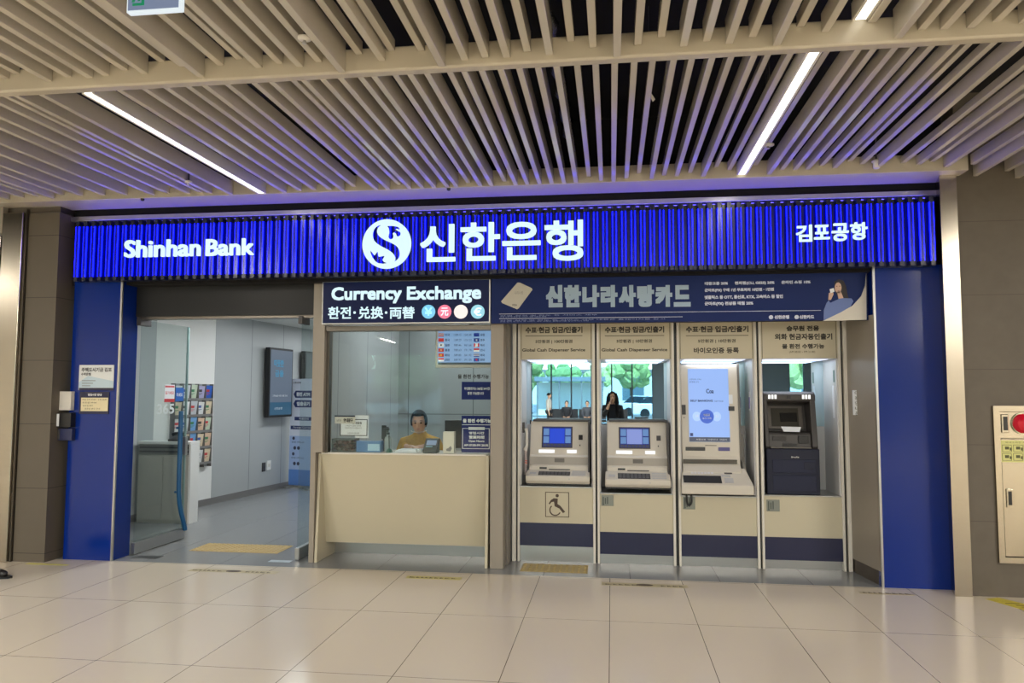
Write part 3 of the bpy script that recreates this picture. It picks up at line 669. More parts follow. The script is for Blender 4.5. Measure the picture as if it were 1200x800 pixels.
# ------------------------------------------------------------------ cash machines
PUTTY = mat('machine_putty', (198, 192, 180), .38, noise=.015, nscale=9)
PUTTYD = mat('machine_putty_dark', (158, 153, 144), .42)
PILL = glow('pill_light', (255, 255, 255), 1.0)
def machine_a(name, xc, base, label, screen_kind):
    y0 = .49
    t = thing(name, label, 'cash machine', (xc, .75, base), 'twin keyboard cash machines')
    Pf = [(.93, base+.02), (y0+.02, base+.02), (y0, base+.045), (y0, base+.095), (.645, .845), (.65, .885), (.675, .895), (.68, .972), (.705, .985), (.795, 1.275), (.805, 1.305), (.93, 1.305)]
    w = .283
    body = B().prism(Pf, xc-w, xc+w, 'x').build('body', PUTTY, t, bevel=.006)
    B().prism([(y0-.004, base+.045), (y0-.004, base+.093), (.643, .846), (.66, .80), (.66, base+.03), (y0+.02, base+.02)], xc-w-.018, xc+w+.018, 'x').build('keyboard_shelf', PUTTY, t, bevel=.01)
    b = B(); b.box(xc-w+.02, xc+w+.012, .79, .95, 1.305, 1.325).box(xc+w, xc+w+.016, .60, .95, base+.12, 1.31)
    b.build('dark_cover', DGREY, t, bevel=.004)
    B().box(xc-w-.01, xc+w+.025, .56, .95, base, base+.025).build('plinth', BLACK, t)
    p, q = (.705, .985), (.795, 1.275)
    # screen
    sx0, sx1 = xc-w+.125, xc-w+.40
    fr = B().slope(p, q, sx0-.012, sx1+.012, .23, .93, .003).build('screen_bezel', DGREY, t)
    SB = glow('screen_blue', (58, 92, 226) if screen_kind else (150, 170, 236), .75)
    ds = B().slope(p, q, sx0, sx1, .27, .90, .005).build('screen', glow('screen_dark_'+str(screen_kind), (40, 56, 150), .6), fr)
    b = B(); b.slope(p, q, sx0+.065, sx1-.065, .38, .86, .007); b.build('screen_picture', glow('screen_mid_'+str(screen_kind), (44, 84, 232) if screen_kind else (150, 168, 238), .75), ds)
    b = B()
    for k in (0, 1):
        for (u0, u1) in ((.64, .86), (.39, .60)):
            xx = sx0+.005 if k == 0 else sx1-.058
            B().slope(p, q, xx, xx+.053, u0, u1, .007).build('screen_button', glow('screen_btn_'+str(screen_kind), (122, 168, 230), .62), ds)
    b = B()
    for k in range(8): b.slope(p, q, sx0+.006+k*.034, sx0+.034+k*.034, .285, .355, .007)
    b.build('screen_tiles', mat('tile_dark', (70, 74, 86), .4), ds)
    # reader window, camera, lit slots
    B().slope(p, q, xc+w-.095, xc+w-.055, .50, .66, .004).build('fingerprint_window', BLACK if screen_kind else DGREY, t)
    B().slope(p, q, xc+w-.085, xc+w-.076, .30, .345, .004).build('camera', BLACK, t)
    for (u, v) in ((.085, .24), (.36, .455)):
        b = B().slope(p, q, xc-w+u, xc-w+v, .06, .17, .007, .008); b.build('lit_slot', PILL, t, bevel=.004)
    # middle band: cash flap + card slots
    m0, m1 = (.675, .895), (.68, .972)
    B().slope(m0, m1, xc-w, xc+w, .0, .94, .002, .003).build('middle_band', PUTTYD, t)
    B().slope(m0, m1, xc-.04, xc+.055, .30, .80, .005).build('receipt_slot', mat('slot_grey', (92, 88, 84), .4), t)
    k0, k1 = (y0, base+.095), (.645, .845)
    B().slope((.645, .845), (.65, .885), xc-w+.10, xc-w+.17, .25, .7, .006).build('card_slot', BLACK, t)
    B().slope((.645, .845), (.65, .885), xc-w+.19, xc+.11, .05, .3, .006).build('cash_mouth', DGREY, t)
    kb = B().slope(k0, k1, xc-w+.10, xc+.115, .10, .72, .004).build('keyboard_screen', mat('keypad_glass', (50, 50, 52), .5, spec=.2), t)
    b = B()
    for r in range(3):
        for c_ in range(8): b.slope(k0, k1, xc-w+.108+c_*.036, xc-w+.136+c_*.036, .15+.19*r, .28+.19*r, .006)
    b.build('keys', mat('key_grey', (84, 84, 86), .4), kb)
    b = B()
    for r in range(4): b.slope(k0, k1, xc+w-.15, xc+w-.02, .12+.2*r, .22+.2*r, .004)
    b.slope(k0, k1, xc-w+.015, xc-w+.075, .3, .55, .004)
    b.build('instruction_plate', mat('plate_pale', (176, 176, 178), .5), t)
    B().cyl((xc+.11, y0-.006, base+.068), (xc+.11, y0+.002, base+.068), .007, n=10).build('lock', ALU, t)
    return t
machine_a('cash_machine', -.508, .712, 'putty keyboard cash machine with deep blue screen and white handset beside it', 1)
machine_a('cash_machine', .238, .690, 'putty keyboard cash machine with pale blue screen on a raised black plinth', 0)
# handset on the side wall of the first booth
t = thing('intercom_handset', 'white handset with curly cord on the side wall of the first booth', 'handset', (-.845, .66, .78))
B().box(-.857, -.838, .63, .69, 1.20, 1.30).build('cradle', DGREY, t, bevel=.004)
b = B(); b.tube([(-.828, .66, 1.24), (-.815, .655, 1.20), (-.815, .65, 1.08), (-.83, .65, 1.03)], [.018, .014, .014, .02], 10); b.build('receiver', OFFW, t)
b = B(); b.tube([(-.825+.012*math.cos(k*1.3), .65+.012*math.sin(k*1.3), 1.04-.0042*k) for k in range(60)], .004, 6); b.build('cord', mat('cord_white', (216, 200, 196), .5), t)
B().box(-.834, -.812, .645, .665, .90, .935).build('cord_clip', mat('clip_red', (190, 90, 84), .5), t, bevel=.003)

# tall-screen machine
y0 = .43; bs = .648
xl, xr = .655, 1.185
t = thing('cash_machine', 'tall putty cash machine with big upright pale blue screen and flared keyboard', 'cash machine', ((xl+xr)/2, .7, bs))
p, q = (.66, 1.0), (.735, 1.84)
B().prism([(.95, bs+.02), (.56, bs+.02), (.56, .86), (.64, .93), (.66, 1.0), (.735, 1.84), (.745, 1.862), (.95, 1.862)], xl, xr, 'x').build('body', PUTTY, t, bevel=.008)
rim = [(.95, bs+.03), (.60, bs+.03), (.60, .86), (.70, .96), (.73, 1.3), (.775, 1.868), (.95, 1.868)]
b = B(); b.prism(rim, xr, xr+.026, 'x'); b.prism([(.90, bs+.1), (.52, bs+.1), (.60, .86), (.72, .98), (.74, 1.2), (.90, 1.2)], xr, xr+.05, 'x')
b.build('side_housing', mat('housing_grey', (120, 116, 110), .4), t, bevel=.006)
b = B(); b.add([(xl-.03, y0, bs+.02), (xr+.085, y0, bs+.02), (xr+.085, y0, bs+.105), (xl-.03, y0, bs+.105), (xl-.005, .62, .895), (xr+.04, .62, .895), (xl-.005, .62, bs+.05), (xr+.04, .62, bs+.05)],
               [(0, 1, 2, 3), (3, 2, 5, 4), (1, 7, 5, 2), (0, 3, 4, 6), (0, 6, 7, 1), (4, 5, 7, 6)])
b.build('keyboard_shelf', PUTTY, t, bevel=.012)
sx0, sx1 = xl+.072, xl+.072+.372
SCR = glow('screen_sky', (146, 182, 246), .95)
fr = B().slope(p, q, sx0-.006, sx1+.006, .148, .978, .003).build('screen_bezel', mat('bezel_pale', (186, 190, 196), .3), t)
ds = B().slope(p, q, sx0, sx1, .155, .972, .005).build('screen', SCR, fr)
L = math.hypot(q[0]-p[0], q[1]-p[1]); ny, nz = -(q[1]-p[1])/L, (q[0]-p[0])/L
def onsl(x, u, off=.0065):
    return (x, p[0]+(q[0]-p[0])*u+ny*off, p[1]+(q[1]-p[1])*u+nz*off)
def sltext(b, s, x0, x1, u0, u1, bold=0, off=.0085): text(b, s, x0, x1, u0, u1, 0, bold, map=lambda x, u: onsl(x, u, off))
b = B(); b.slope(p, q, sx0, sx1, .155, .205, .0065); b.build('screen_footer', glow('scr_footer', (70, 84, 116), .5), ds)
cx, cu = sx0+.165, .435
b = B(); b.add([onsl(cx+.066*math.cos(2*PI*i/28), cu+.066/L*math.sin(2*PI*i/28), .0075) for i in range(28)], [list(range(28))]); b.build('screen_dial', glow('scr_dial', (36, 96, 216), .8), ds)
b = B()
for s in (-1, 1):
    b = B(); b.add([onsl(cx+s*.092+.04*math.cos(2*PI*i/20), cu+.045/L*math.sin(2*PI*i/20), .0068) for i in range(20)], [list(range(20))]); b.build('screen_bubble', glow('scr_bub', (172, 204, 252), 1.0), ds)
b = B(); sltext(b, '입출금', cx-.03, cx+.03, cu+.005, cu+.03, .001); sltext(b, '통장거래', cx-.04, cx+.04, cu-.03, cu-.012, 0); sltext(b, '조회', cx-.108, cx-.078, cu-.01, cu+.02); sltext(b, '송금', cx+.08, cx+.11, cu-.01, cu+.02)
sltext(b, '처음으로  이용안내  큰글씨', sx0+.06, sx1-.03, .17, .188); b.build('screen_white_text', PRINTW, ds)
b = B(); sltext(b, '안녕하세요 고객님', sx0+.012, sx0+.12, .845, .862); sltext(b, '환영합니다', sx0+.012, sx0+.10, .815, .832); sltext(b, 'Coa', sx0+.165, sx0+.235, .695, .745, .0012); sltext(b, 'SELF BANKING', sx0+.015, sx0+.225, .60, .622, .001); sltext(b, 'service', sx0+.24, sx0+.32, .60, .618)
b.slope(p, q, sx0+.008, sx0+.035, .215, .25, .0065); b.build('screen_dark_text', mat('scr_ink', (52, 70, 130), .5), ds)
B().slope(p, q, xl+.008, xl+.044, .455, .565, .005).build('camera_window', BLACK, t)
B().slope(p, q, xl+.024, xl+.031, .415, .428, .005).build('microphone', BLACK, t)
B().slope(p, q, xr-.092, xr-.036, .50, .55, .006).build('card_reader', BLACK, t, bevel=.003)
B().slope(p, q, xr-.088, xr-.050, .58, .68, .004).build('reader_label', mat('label_pale', (214, 218, 224), .5), t)
B().slope(p, q, xl+.035, xl+.215, .055, .095, .007).build('cash_slot', BLACK, t, bevel=.004)
B().slope(p, q, xl+.335, xl+.44, .055, .095, .007).build('passbook_slot', mat('slot_violet', (60, 54, 120), .3), t, bevel=.004)
B().slope(p, q, xl+.215, xl+.32, .11, .117, .004).build('slit', DGREY, t)
b = B(); b.box(xl+.01, xr-.03, .628, .665, .93, .968); b.build('cash_tray', mat('tray_dark', (84, 82, 78), .2, .5), t, bevel=.003)
k0, k1 = (y0, bs+.105), (.62, .895)
B().slope(k0, k1, xl-.005, xl+.335, .12, .52, .004).build('keyboard_screen', mat('keypad_glass2', (44, 44, 46), .5, spec=.2), t)
b = B()
for k in range(7): b.slope(k0, k1, xl+.07+k*.03, xl+.092+k*.03, .62, .80, .006)
b.build('key_row', mat('key_pale', (206, 206, 210), .4), t)
B().slope(k0, k1, xl+.36, xl+.44, .14, .40, .004).build('instruction_plate', mat('plate_pale', (176, 176, 178), .5), t); B().slope(k0, k1, xl+.34, xl+.42, .48, .58, .004).build('instruction_plate', mat('plate_pale', (176, 176, 178), .5), t)
B().slope(k0, k1, xl+.37, xl+.44, .64, .84, .005).build('number_pad', DGREY, t)

# dark crew machine
xl, xr = 1.405, 1.868
bs = .668
HULL = mat('machine_graphite', (54, 51, 50), .4, noise=.05, nscale=12); HULLD = mat('machine_graphite_dark', (38, 36, 36), .35); MNAVY = mat('machine_navy', (14, 20, 44), .4, spec=.3)
t = thing('cash_machine', 'dark graphite crew cash machine with navy lower front', 'cash machine', ((xl+xr)/2, .7, bs))
b = B(); b.prism([(.95, 1.07), (.60, 1.07), (.80, 1.20), (.86, 1.50), (.95, 1.60)], xl+.02, xr-.02, 'x'); b.build('body', HULL, t)
for a, c in ((xl, xl+.035), (xr-.05, xr)):
    sg = 0
    B().prism([(.95, bs), (.60, bs), (.60, 1.06), (.585, 1.10), (.66, 1.54), (.66, 1.585), (.95, 1.60)], a, c, 'x').build('side_cheek', HULL, t, bevel=.006)
hd = B().prism([(.95, 1.605), (.69, 1.60), (.655, 1.575), (.655, 1.515), (.69, 1.50), (.95, 1.50)], xl-.004, xr+.004, 'x').build('hood', HULL, t, bevel=.012)
for xx in (xl+.075, xr-.085):
    for k in range(3): B().box(xx+k*.028-.03, xx+k*.028-.012, .652, .660, 1.535, 1.572).build('hood_light', glow('hood_led', (255, 255, 250), 1.4), hd)
B().box((xl+xr)/2-.025, (xl+xr)/2+.015, .651, .660, 1.535, 1.565).build('hood_camera', BLACK, hd)
p, q = (.80, 1.235), (.86, 1.50)
fr = B().slope(p, q, xl+.06, xr-.075, .05, .86, .012, .015).build('screen_bezel', mat('bezel_taupe', (92, 86, 80), .4), t, bevel=.004)
ds = B().slope(p, q, xl+.10, xr-.115, .14, .78, .016).build('screen', mat('screen_off', (64, 62, 56), .18), fr)
B().slope(p, q, xl+.18, xr-.13, .30, .62, .018).build('screen_window', mat('screen_window_dark', (24, 23, 22), .2), ds)
B().prism([(.90, 1.235), (.64, 1.225), (.63, 1.205), (.62, 1.09), (.90, 1.07)], xl+.035, xr-.05, 'x').build('fascia', HULL, t, bevel=.006)
B().box(xl+.07, xl+.19, .618, .632, 1.15, 1.19).build('card_slot', HULLD, t, bevel=.003)
B().box(xr-.165, xr-.075, .612, .632, 1.125, 1.195).build('keypad', BLACK, t, bevel=.003)
B().box(xl+.16, xl+.28, .612, .632, 1.10, 1.125).build('cash_mouth', BLACK, t)
B().prism([(.58, 1.083), (.66, 1.083), (.66, 1.098), (.58, 1.095)], xl+.045, xr-.06, 'x').build('ledge', mat('ledge_taupe', (112, 108, 100), .4), t, bevel=.003)
tag(B().add([(xl+.165, .60, 1.235), (xl+.305, .60, 1.232), (xl+.33, .64, 1.275), (xl+.15, .64, 1.278), (xl+.165, .602, 1.236), (xl+.305, .602, 1.233), (xl+.33, .642, 1.276), (xl+.15, .642, 1.279)], [(0, 1, 2, 3), (7, 6, 5, 4), (0, 4, 5, 1), (1, 5, 6, 2), (2, 6, 7, 3), (3, 7, 4, 0)]).build('paper_slip', PRINTW), 'white paper slip lying under the screen of the dark machine', 'paper')
nv = B(); nv.box(xl+.0, xr-.0, .55, .60, bs, 1.08).build('lower_front', MNAVY, t, bevel=.006)
b = B(); b.box(xl+.05, xr-.03, .545, .551, .865, .985).box(xl+.05, xr-.03, .545, .551, .70, .845); b.build('lower_door', mat('machine_navy2', (17, 24, 52), .4, spec=.3), t, bevel=.003)
B().box(xr-.14, xr-.04, .541, .546, .90, .965).build('lower_flap', MNAVY, t, bevel=.002)
b = B()
for k in range(5): b.box(xl+.215+k*.014, xl+.226+k*.014, .546, .5495, 1.0+.003*(k % 2), 1.014-.003*(k % 3))
b.build('maker_badge', ALU, t)

# ------------------------------------------------------------------ teller counter
t = thing('teller_counter', 'cream white teller counter with splayed side panels', 'counter', (-1.94, .5, 0))
for a, c in ((-2.762, -2.735), (-1.148, -1.122)):
    B().prism([(.265, 1.006), (.70, 1.006), (.70, 0), (.205, 0)], a, c, 'x').build('side_panel', CREAM, t, bevel=.003)
B().prism([(.272, 1.006), (.296, 1.006), (.452, .15), (.43, .15)], -2.735, -1.148, 'x').build('front_panel', CREAM, t)
B().box(-2.735, -1.148, .262, .70, 1.000, 1.016).build('worktop', OFFW, t, bevel=.004)
B().box(-2.735, -1.148, .67, .70, 0, .12).build('kick_plate', ALU, t)
B().box(-2.735, -1.148, .44, .70, .145, .165).build('bottom_board', OFFW, t)
CT = 1.0165

# ------------------------------------------------------------------ things on the counter (behind the glass)
def cx_(X, Y): return px(X, 520, Y)[0]
IY = .345
CLEAR = glass('clear_acrylic', (222, 228, 228), .9)
a, c = cx_(388.5, IY), cx_(416, IY); z0 = CT
t = thing('candy_box', 'clear acrylic box of wrapped sweets at the left end of the counter', 'box', ((a+c)/2, IY+.06, z0))
b = B(); h = .125; w_ = .003; ya, yb = IY, IY+.13
b.box(a, c, ya, ya+w_, z0, z0+h).box(a, c, yb-w_, yb, z0, z0+h).box(a, a+w_, ya, yb, z0, z0+h).box(c-w_, c, ya, yb, z0, z0+h).box(a, c, ya, yb, z0, z0+w_)
b.build('box_walls', CLEAR, t)
cols = [mat('candy_%d' % i, cc, .3) for i, cc in enumerate(((96, 36, 44), (54, 36, 30), (176, 150, 150), (80, 60, 96), (44, 40, 44), (170, 120, 120)))]
b = B(); rr = random.Random(3)
for k in range(90):
    b.mat(k % 6); r_ = .013; x, y, z = rr.uniform(a+.02, c-.02), rr.uniform(ya+.02, yb-.02), z0+.016+rr.random()*.085
    b.ball((x, y, z), (r_*1.3, r_, r_*.8), 8, 5)
o = b.build('wrapped_candies', cols); tag(o, 'wrapped sweets heaped in the clear box on the counter', 'sweets'); o['kind'] = 'stuff'
a, c = cx_(417.5, IY), cx_(445.5, IY)
t = thing('tissue_box', 'blue cardboard box with a pale label on the counter', 'box', ((a+c)/2, IY+.05, CT))
B().box(a, c, IY, IY+.11, CT, CT+.105).build('carton', mat('tissue_blue', (84, 128, 178), .5, noise=.1, nscale=14), t, bevel=.003)
B().panel(cx_(431, IY), c-.006, CT+.015, CT+.078, IY, .0015).build('pale_label', mat('tissue_label', (168, 204, 226), .5), t)
B().box(a+.03, c-.03, IY+.035, IY+.075, CT+.105, CT+.107).build('opening_film', mat('film', (190, 204, 214), .2), t)
a = cx_(452, IY)
t = thing('pump_bottle', 'clear pump bottle with black pump beside the blue box', 'bottle', (a, IY+.07, CT))
B().lathe((a, IY+.07, CT), [(.03, 0), (.034, .006), (.034, .12), (.028, .14), (.014, .15), (.014, .165)], 18).build('bottle_body', mat('bottle_grey', (150, 160, 162), .15), t)
b = B(); b.cyl((a, IY+.07, CT+.165), (a, IY+.07, CT+.185), .016).cyl((a, IY+.07, CT+.185), (a, IY+.07, CT+.21), .006).box(a-.045, a+.012, IY+.058, IY+.082, CT+.205, CT+.225)
b.build('pump', BLACK, t, bevel=.002)
a = cx_(455.5, IY)
t = thing('pen_stand', 'small green stand holding an upright black pen', 'pen stand', (a, IY+.02, CT))
B().lathe((a, IY+.02, CT), [(.028, 0), (.03, .004), (.026, .022), (.010, .036)], 16).build('base', mat('stand_green', (28, 84, 72), .35), t)
B().tube([(a, IY+.02, CT+.03), (a-.004, IY+.02, CT+.16)], [.005, .006], 8).build('pen', BLACK, t)
a = cx_(446.5, IY)
t = thing('card_holder', 'tall black holder behind the pump bottle', 'holder', (a, IY+.15, CT))
B().box(a-.025, a+.025, IY+.13, IY+.17, CT, CT+.235).build('stem_panel', DGREY, t, bevel=.004)
B().box(a-.035, a+.012, IY+.122, IY+.13, CT+.12, CT+.25).build('black_plate', BLACK, t, bevel=.003)
a, c = cx_(461, IY), cx_(494, IY)
t = thing('document_pad', 'white stack of forms lying on the counter in front of the teller', 'paper stack', ((a+c)/2, IY+.06, CT))
b = B()
for k in range(5): b.box(a+.004*(k % 3)+.01*k, c-.003*(k % 2), IY+.0+.004*(k % 2), IY+.16, CT+.006*k, CT+.006*k+.0055)
b.build('sheets', PRINTW, t)
B().tube([(c-.03+.018*math.cos(k*PI/8), IY-.004, CT+.022+.018*math.sin(k*PI/8)) for k in range(17)], .003, 6).build('binder_ring', ALU, t)
a, c = cx_(496.5, IY), cx_(513, IY)
t = thing('payment_terminal', 'black payment terminal with a pale screen, tilted towards customers', 'card terminal', ((a+c)/2, IY, CT))
P_, Q_ = (IY-.03, CT+.035), (IY+.075, CT+.135)
B().prism([(IY-.035, CT), (IY-.03, CT+.035), (IY+.075, CT+.135), (IY+.10, CT+.13), (IY+.08, CT)], a, c, 'x').build('body', BLACK, t, bevel=.008)
B().slope(P_, Q_, a+.022, c-.02, .38, .80, .002).build('screen', glow('terminal_screen', (150, 168, 196), .7), t)
B().slope(P_, Q_, a+.022, c-.05, .20, .30, .002).build('keys', mat('terminal_keys', (120, 150, 170), .4), t)
a, c = cx_(519, IY), cx_(532, IY)
t = thing('white_carton', 'upright white carton with a small grey picture, right of the payment terminal', 'carton', ((a+c)/2, IY+.04, CT))
B().box(a, c, IY+.005, IY+.08, CT, CT+.20).build('carton_body', mat('carton_cream', (226, 220, 206), .5), t, bevel=.002)
b = B(); X = (a+c)/2; b.poly([(X-.02, CT+.02), (X+.02, CT+.018), (X+.032, CT+.045), (X+.02, CT+.07), (X+.002, CT+.05), (X-.022, CT+.04)], IY+.005, .0012).build('printed_mark', MGREY, t)
# notices behind the glass
def notice(name, box, Y, base, label, cat, lines=(), bold=.0008, ink=INK, frame=None, bevel=0):
    x0, x1, z0, z1 = rect(*box, Y)
    o = tag(B().box(x0, x1, Y, Y+.006, z0, z1).build(name, base, loc=((x0+x1)/2, Y, z0)), label, cat)
    if frame:
        b = B(); w_ = frame[1]
        b.panel(x0, x1, z1-w_, z1, Y, .002).panel(x0, x1, z0, z0+w_, Y, .002).panel(x0, x0+w_, z0, z1, Y, .002).panel(x1-w_, x1, z0, z1, Y, .002).build('border', frame[0], o)
    b = B()
    for (s, bx, bo) in lines: ptext(b, s, *bx, Y-.0012, bo)
    if lines: b.build('lettering', ink, o)
    return o
GY = .305
notice('paper_sheet', (416, 486.5, 432, 513), GY+.02, PRINTW, 'blank white sheet behind the framed notice', 'paper')
notice('framed_notice', (398.5, 491, 430.5, 510.5), GY+.01, PRINTW, 'black-bordered white notice on the teller glass', 'notice', [('안내말씀', (413, 494, 424, 497), .0006), ('고객님의 소중한 정보를', (405, 498, 423, 499.6), 0), ('안전하게 지키겠습니다', (404, 500.5, 424, 502.1), 0), ('신한은행 김포공항', (407, 506.5, 421, 508.3), 0)], frame=(BLACK, .007))
o = notice('name_plate', (392.5, 487, 416, 496.2), GY, mat('plate_cream', (206, 202, 190), .5), 'pale name plate with a navy top bar, left of the framed notice', 'name plate', [('담당', (394.5, 491.2, 400, 493.6), 0), ('안내창구', (402.5, 490, 413.5, 494.6), .0016)])
x0, x1, z0, z1 = rect(392.3, 486.6, 416.2, 488.3, GY); B().panel(x0, x1, z0, z1, GY-.0005, .003).build('top_bar', NAVY, o)
PB = mat('poster_navy', (18, 34, 104), .5, spec=.2)
notice('navy_poster', (541, 447.2, 575, 468), GY+.01, PB, 'upper navy notice on the teller glass under the rate board', 'notice', [('무인환전기는 365일 24시간', (544, 453.5, 574, 456.8), .0007), ('환전 가능합니다', (548, 459, 567, 462.4), .0007)], ink=PRINTW)
o = notice('opening_hours_poster', (540.8, 487, 576, 530), GY+.01, PB, 'lower navy opening-hours notice standing at the right end of the counter', 'notice', [('몰 환전 수행가능', (542.5, 490.6, 575.5, 495.2), .0018), ('영업시간', (549.5, 505.6, 567.5, 508.8), .001), ('營業時間', (549.5, 510.2, 567.5, 514), .001), ('Open Hours', (549, 515.3, 567.5, 518.6), .0008), ('AM 07:00-PM 20:30', (543.8, 520.2, 572, 522.8), .0009)], ink=PRINTW)
b = B(); y_ = GY+.01
for bx in ((541.5, 497.2, 575.5, 497.9), (541.8, 502.2, 542.5, 525.6), (573, 502.2, 573.7, 525.6), (541.8, 501.6, 573.7, 502.2), (541.8, 525.2, 573.7, 525.8), (549, 500.2, 568, 503.6)): x0, x1, z0, z1 = rect(*bx, y_); b.panel(x0, x1, z0, z1, y_, .0015)
b.build('white_rules', PRINTW, o)
b = B(); ptext(b, '몰 환전 수행가능', 536.5, 438.4, 573, 443.6, GY-.003, .0014); tag(b.build('glass_lettering', INK), 'black lettering on the glass between the rate board and the navy notice', 'lettering')

# exchange rate board
RY = .62
x0, x1, z0, z1 = rect(510.5, 380, 590, 430.5, RY); x1 = -1.005
t = thing('rate_board', 'white-framed exchange rate screen with flags hanging inside the teller window', 'screen', ((x0+x1)/2, RY, z0))
B().box(x0, x1, RY, RY+.05, z0, z1).build('case', OFFW, t, bevel=.004)
B().box((x0+x1)/2-.02, (x0+x1)/2+.02, RY+.015, RY+.045, z1-.02, 2.72).build('hanging_bracket', DGREY, t)
sc = B().box(x0+.022, x1-.022, RY-.003, RY, z0+.035, z1-.02).build('screen', glow('rate_screen', (146, 182, 226), .8), t)
X0, X1, Z0, Z1 = rect(513.5, 424.6, 556, 427.2, RY); B().panel(X0, x1-.022, Z0, Z1, RY-.003, .002).build('screen_footer', mat('rate_footer', (96, 112, 124), .5), sc)
FL = {'usa': ((178, 60, 70), (230, 230, 235)), 'chn': ((206, 52, 48),), 'jpn': ((236, 236, 240), (40, 44, 60)), 'hkg': ((196, 54, 44), (220, 160, 120)), 'vnm': ((196, 60, 40), (220, 170, 60)), 'sgp': ((214, 70, 78), (236, 236, 240)), 'eur': ((36, 64, 160),), 'aus': ((34, 58, 140), (200, 210, 230)), 'can': ((214, 60, 60), (236, 236, 236)), 'idn': ((206, 56, 60), (236, 236, 236)), 'tha': ((56, 70, 150), (236, 236, 236)), 'phl': ((48, 74, 160), (206, 66, 74))}
rows = [392.2, 398.3, 404.3, 410.1, 416, 421.4]
names = [('미국', 1), ('중국', 2), ('일본', 3), ('홍콩', 4), ('베트남', 5), ('싱가포르', 6)]
kk = list(FL)
ink = B()
for i, yy in enumerate(rows):
    for (xx, key) in ((517, kk[i]), (558.5, kk[6+i])):
        X0, X1, Z0, Z1 = rect(xx-3.2, yy-2, xx+3.2, yy+2, RY)
        cs = FL[key]; b = B(); b.panel(X0, X1, Z0, Z1, RY-.003, .0015)
        if len(cs) > 1:
            b.mat(1)
            if key in ('idn', 'sgp'): b.panel(X0, X1, Z0, (Z0+Z1)/2, RY-.0045, .001)
            elif key in ('can',): b.panel(X0+(X1-X0)*.27, X1-(X1-X0)*.27, Z0, Z1, RY-.0045, .001)
            elif key in ('usa', 'tha'): b.panel(X0, X1, Z0+(Z1-Z0)*.3, Z0+(Z1-Z0)*.5, RY-.0045, .001).panel(X0, X1, Z0+(Z1-Z0)*.7, Z0+(Z1-Z0)*.85, RY-.0045, .001)
            else: b.disc((X0+X1)/2, (Z0+Z1)/2, (Z1-Z0)*.28, RY-.0045, 12, .001)
        b.build('flag', [mat('flag_%s_%d' % (key, j), cc, .5, emit=cc, es=.35) for j, cc in enumerate(cs)], sc)
    ptext(ink, names[i][0], 521.5, yy-1.5, 527, yy+1.5, RY-.0045, .0006)
    ptext(ink, '%d.%02d' % (1389-200*i, 17*i+12), 532, yy-1.2, 540.5, yy+1.2, RY-.0045); ptext(ink, '%d.%02d' % (1341-190*i, 13*i+40), 544, yy-1.2, 552.5, yy+1.2, RY-.0045)
    ptext(ink, ('유럽', '호주', '캐나다', '인니', '태국', '필리핀')[i], 563, yy-1.5, 568, yy+1.5, RY-.0045, .0006)
ink.build('screen_figures', mat('rate_ink', (50, 62, 92), .5), sc)

# monitor at the teller's right
MY0 = .86
x0, x1, z0, z1 = rect(521, 492, 542, 532, MY0)
t = thing('monitor', 'black back of a computer monitor beside the teller', 'monitor', ((x0+x1)/2+.1, MY0, .968))
B().box(x0, x0+.42, MY0, MY0+.035, z0+.06, z1).build('screen_case', BLACK, t, bevel=.006)
B().box(x0+.17, x0+.25, MY0+.0, MY0+.05, .985, z0+.2).build('stand', DGREY, t)
B().box(x0+.10, x0+.32, MY0-.08, MY0+.12, .968, .985).build('foot', DGREY, t)
struct(tag(B().box(-2.70, -.97, .80, 1.22, .94, .97).build('trim_desk', OFFW, loc=(0, 0, 0)), 'teller desk surface behind the counter', 'desk')) if False else None
o = thing('teller_desk', 'white inner desk behind the teller counter', 'desk', (-1.85, 1.0, 0))
B().box(-2.69, -.99, .72, 1.10, .94, .968).build('desktop', OFFW, o)
for xx in (-2.66, -1.02): B().box(xx-.02, xx+.02, .72, 1.10, 0, .94).build('leg', MGREY, o)

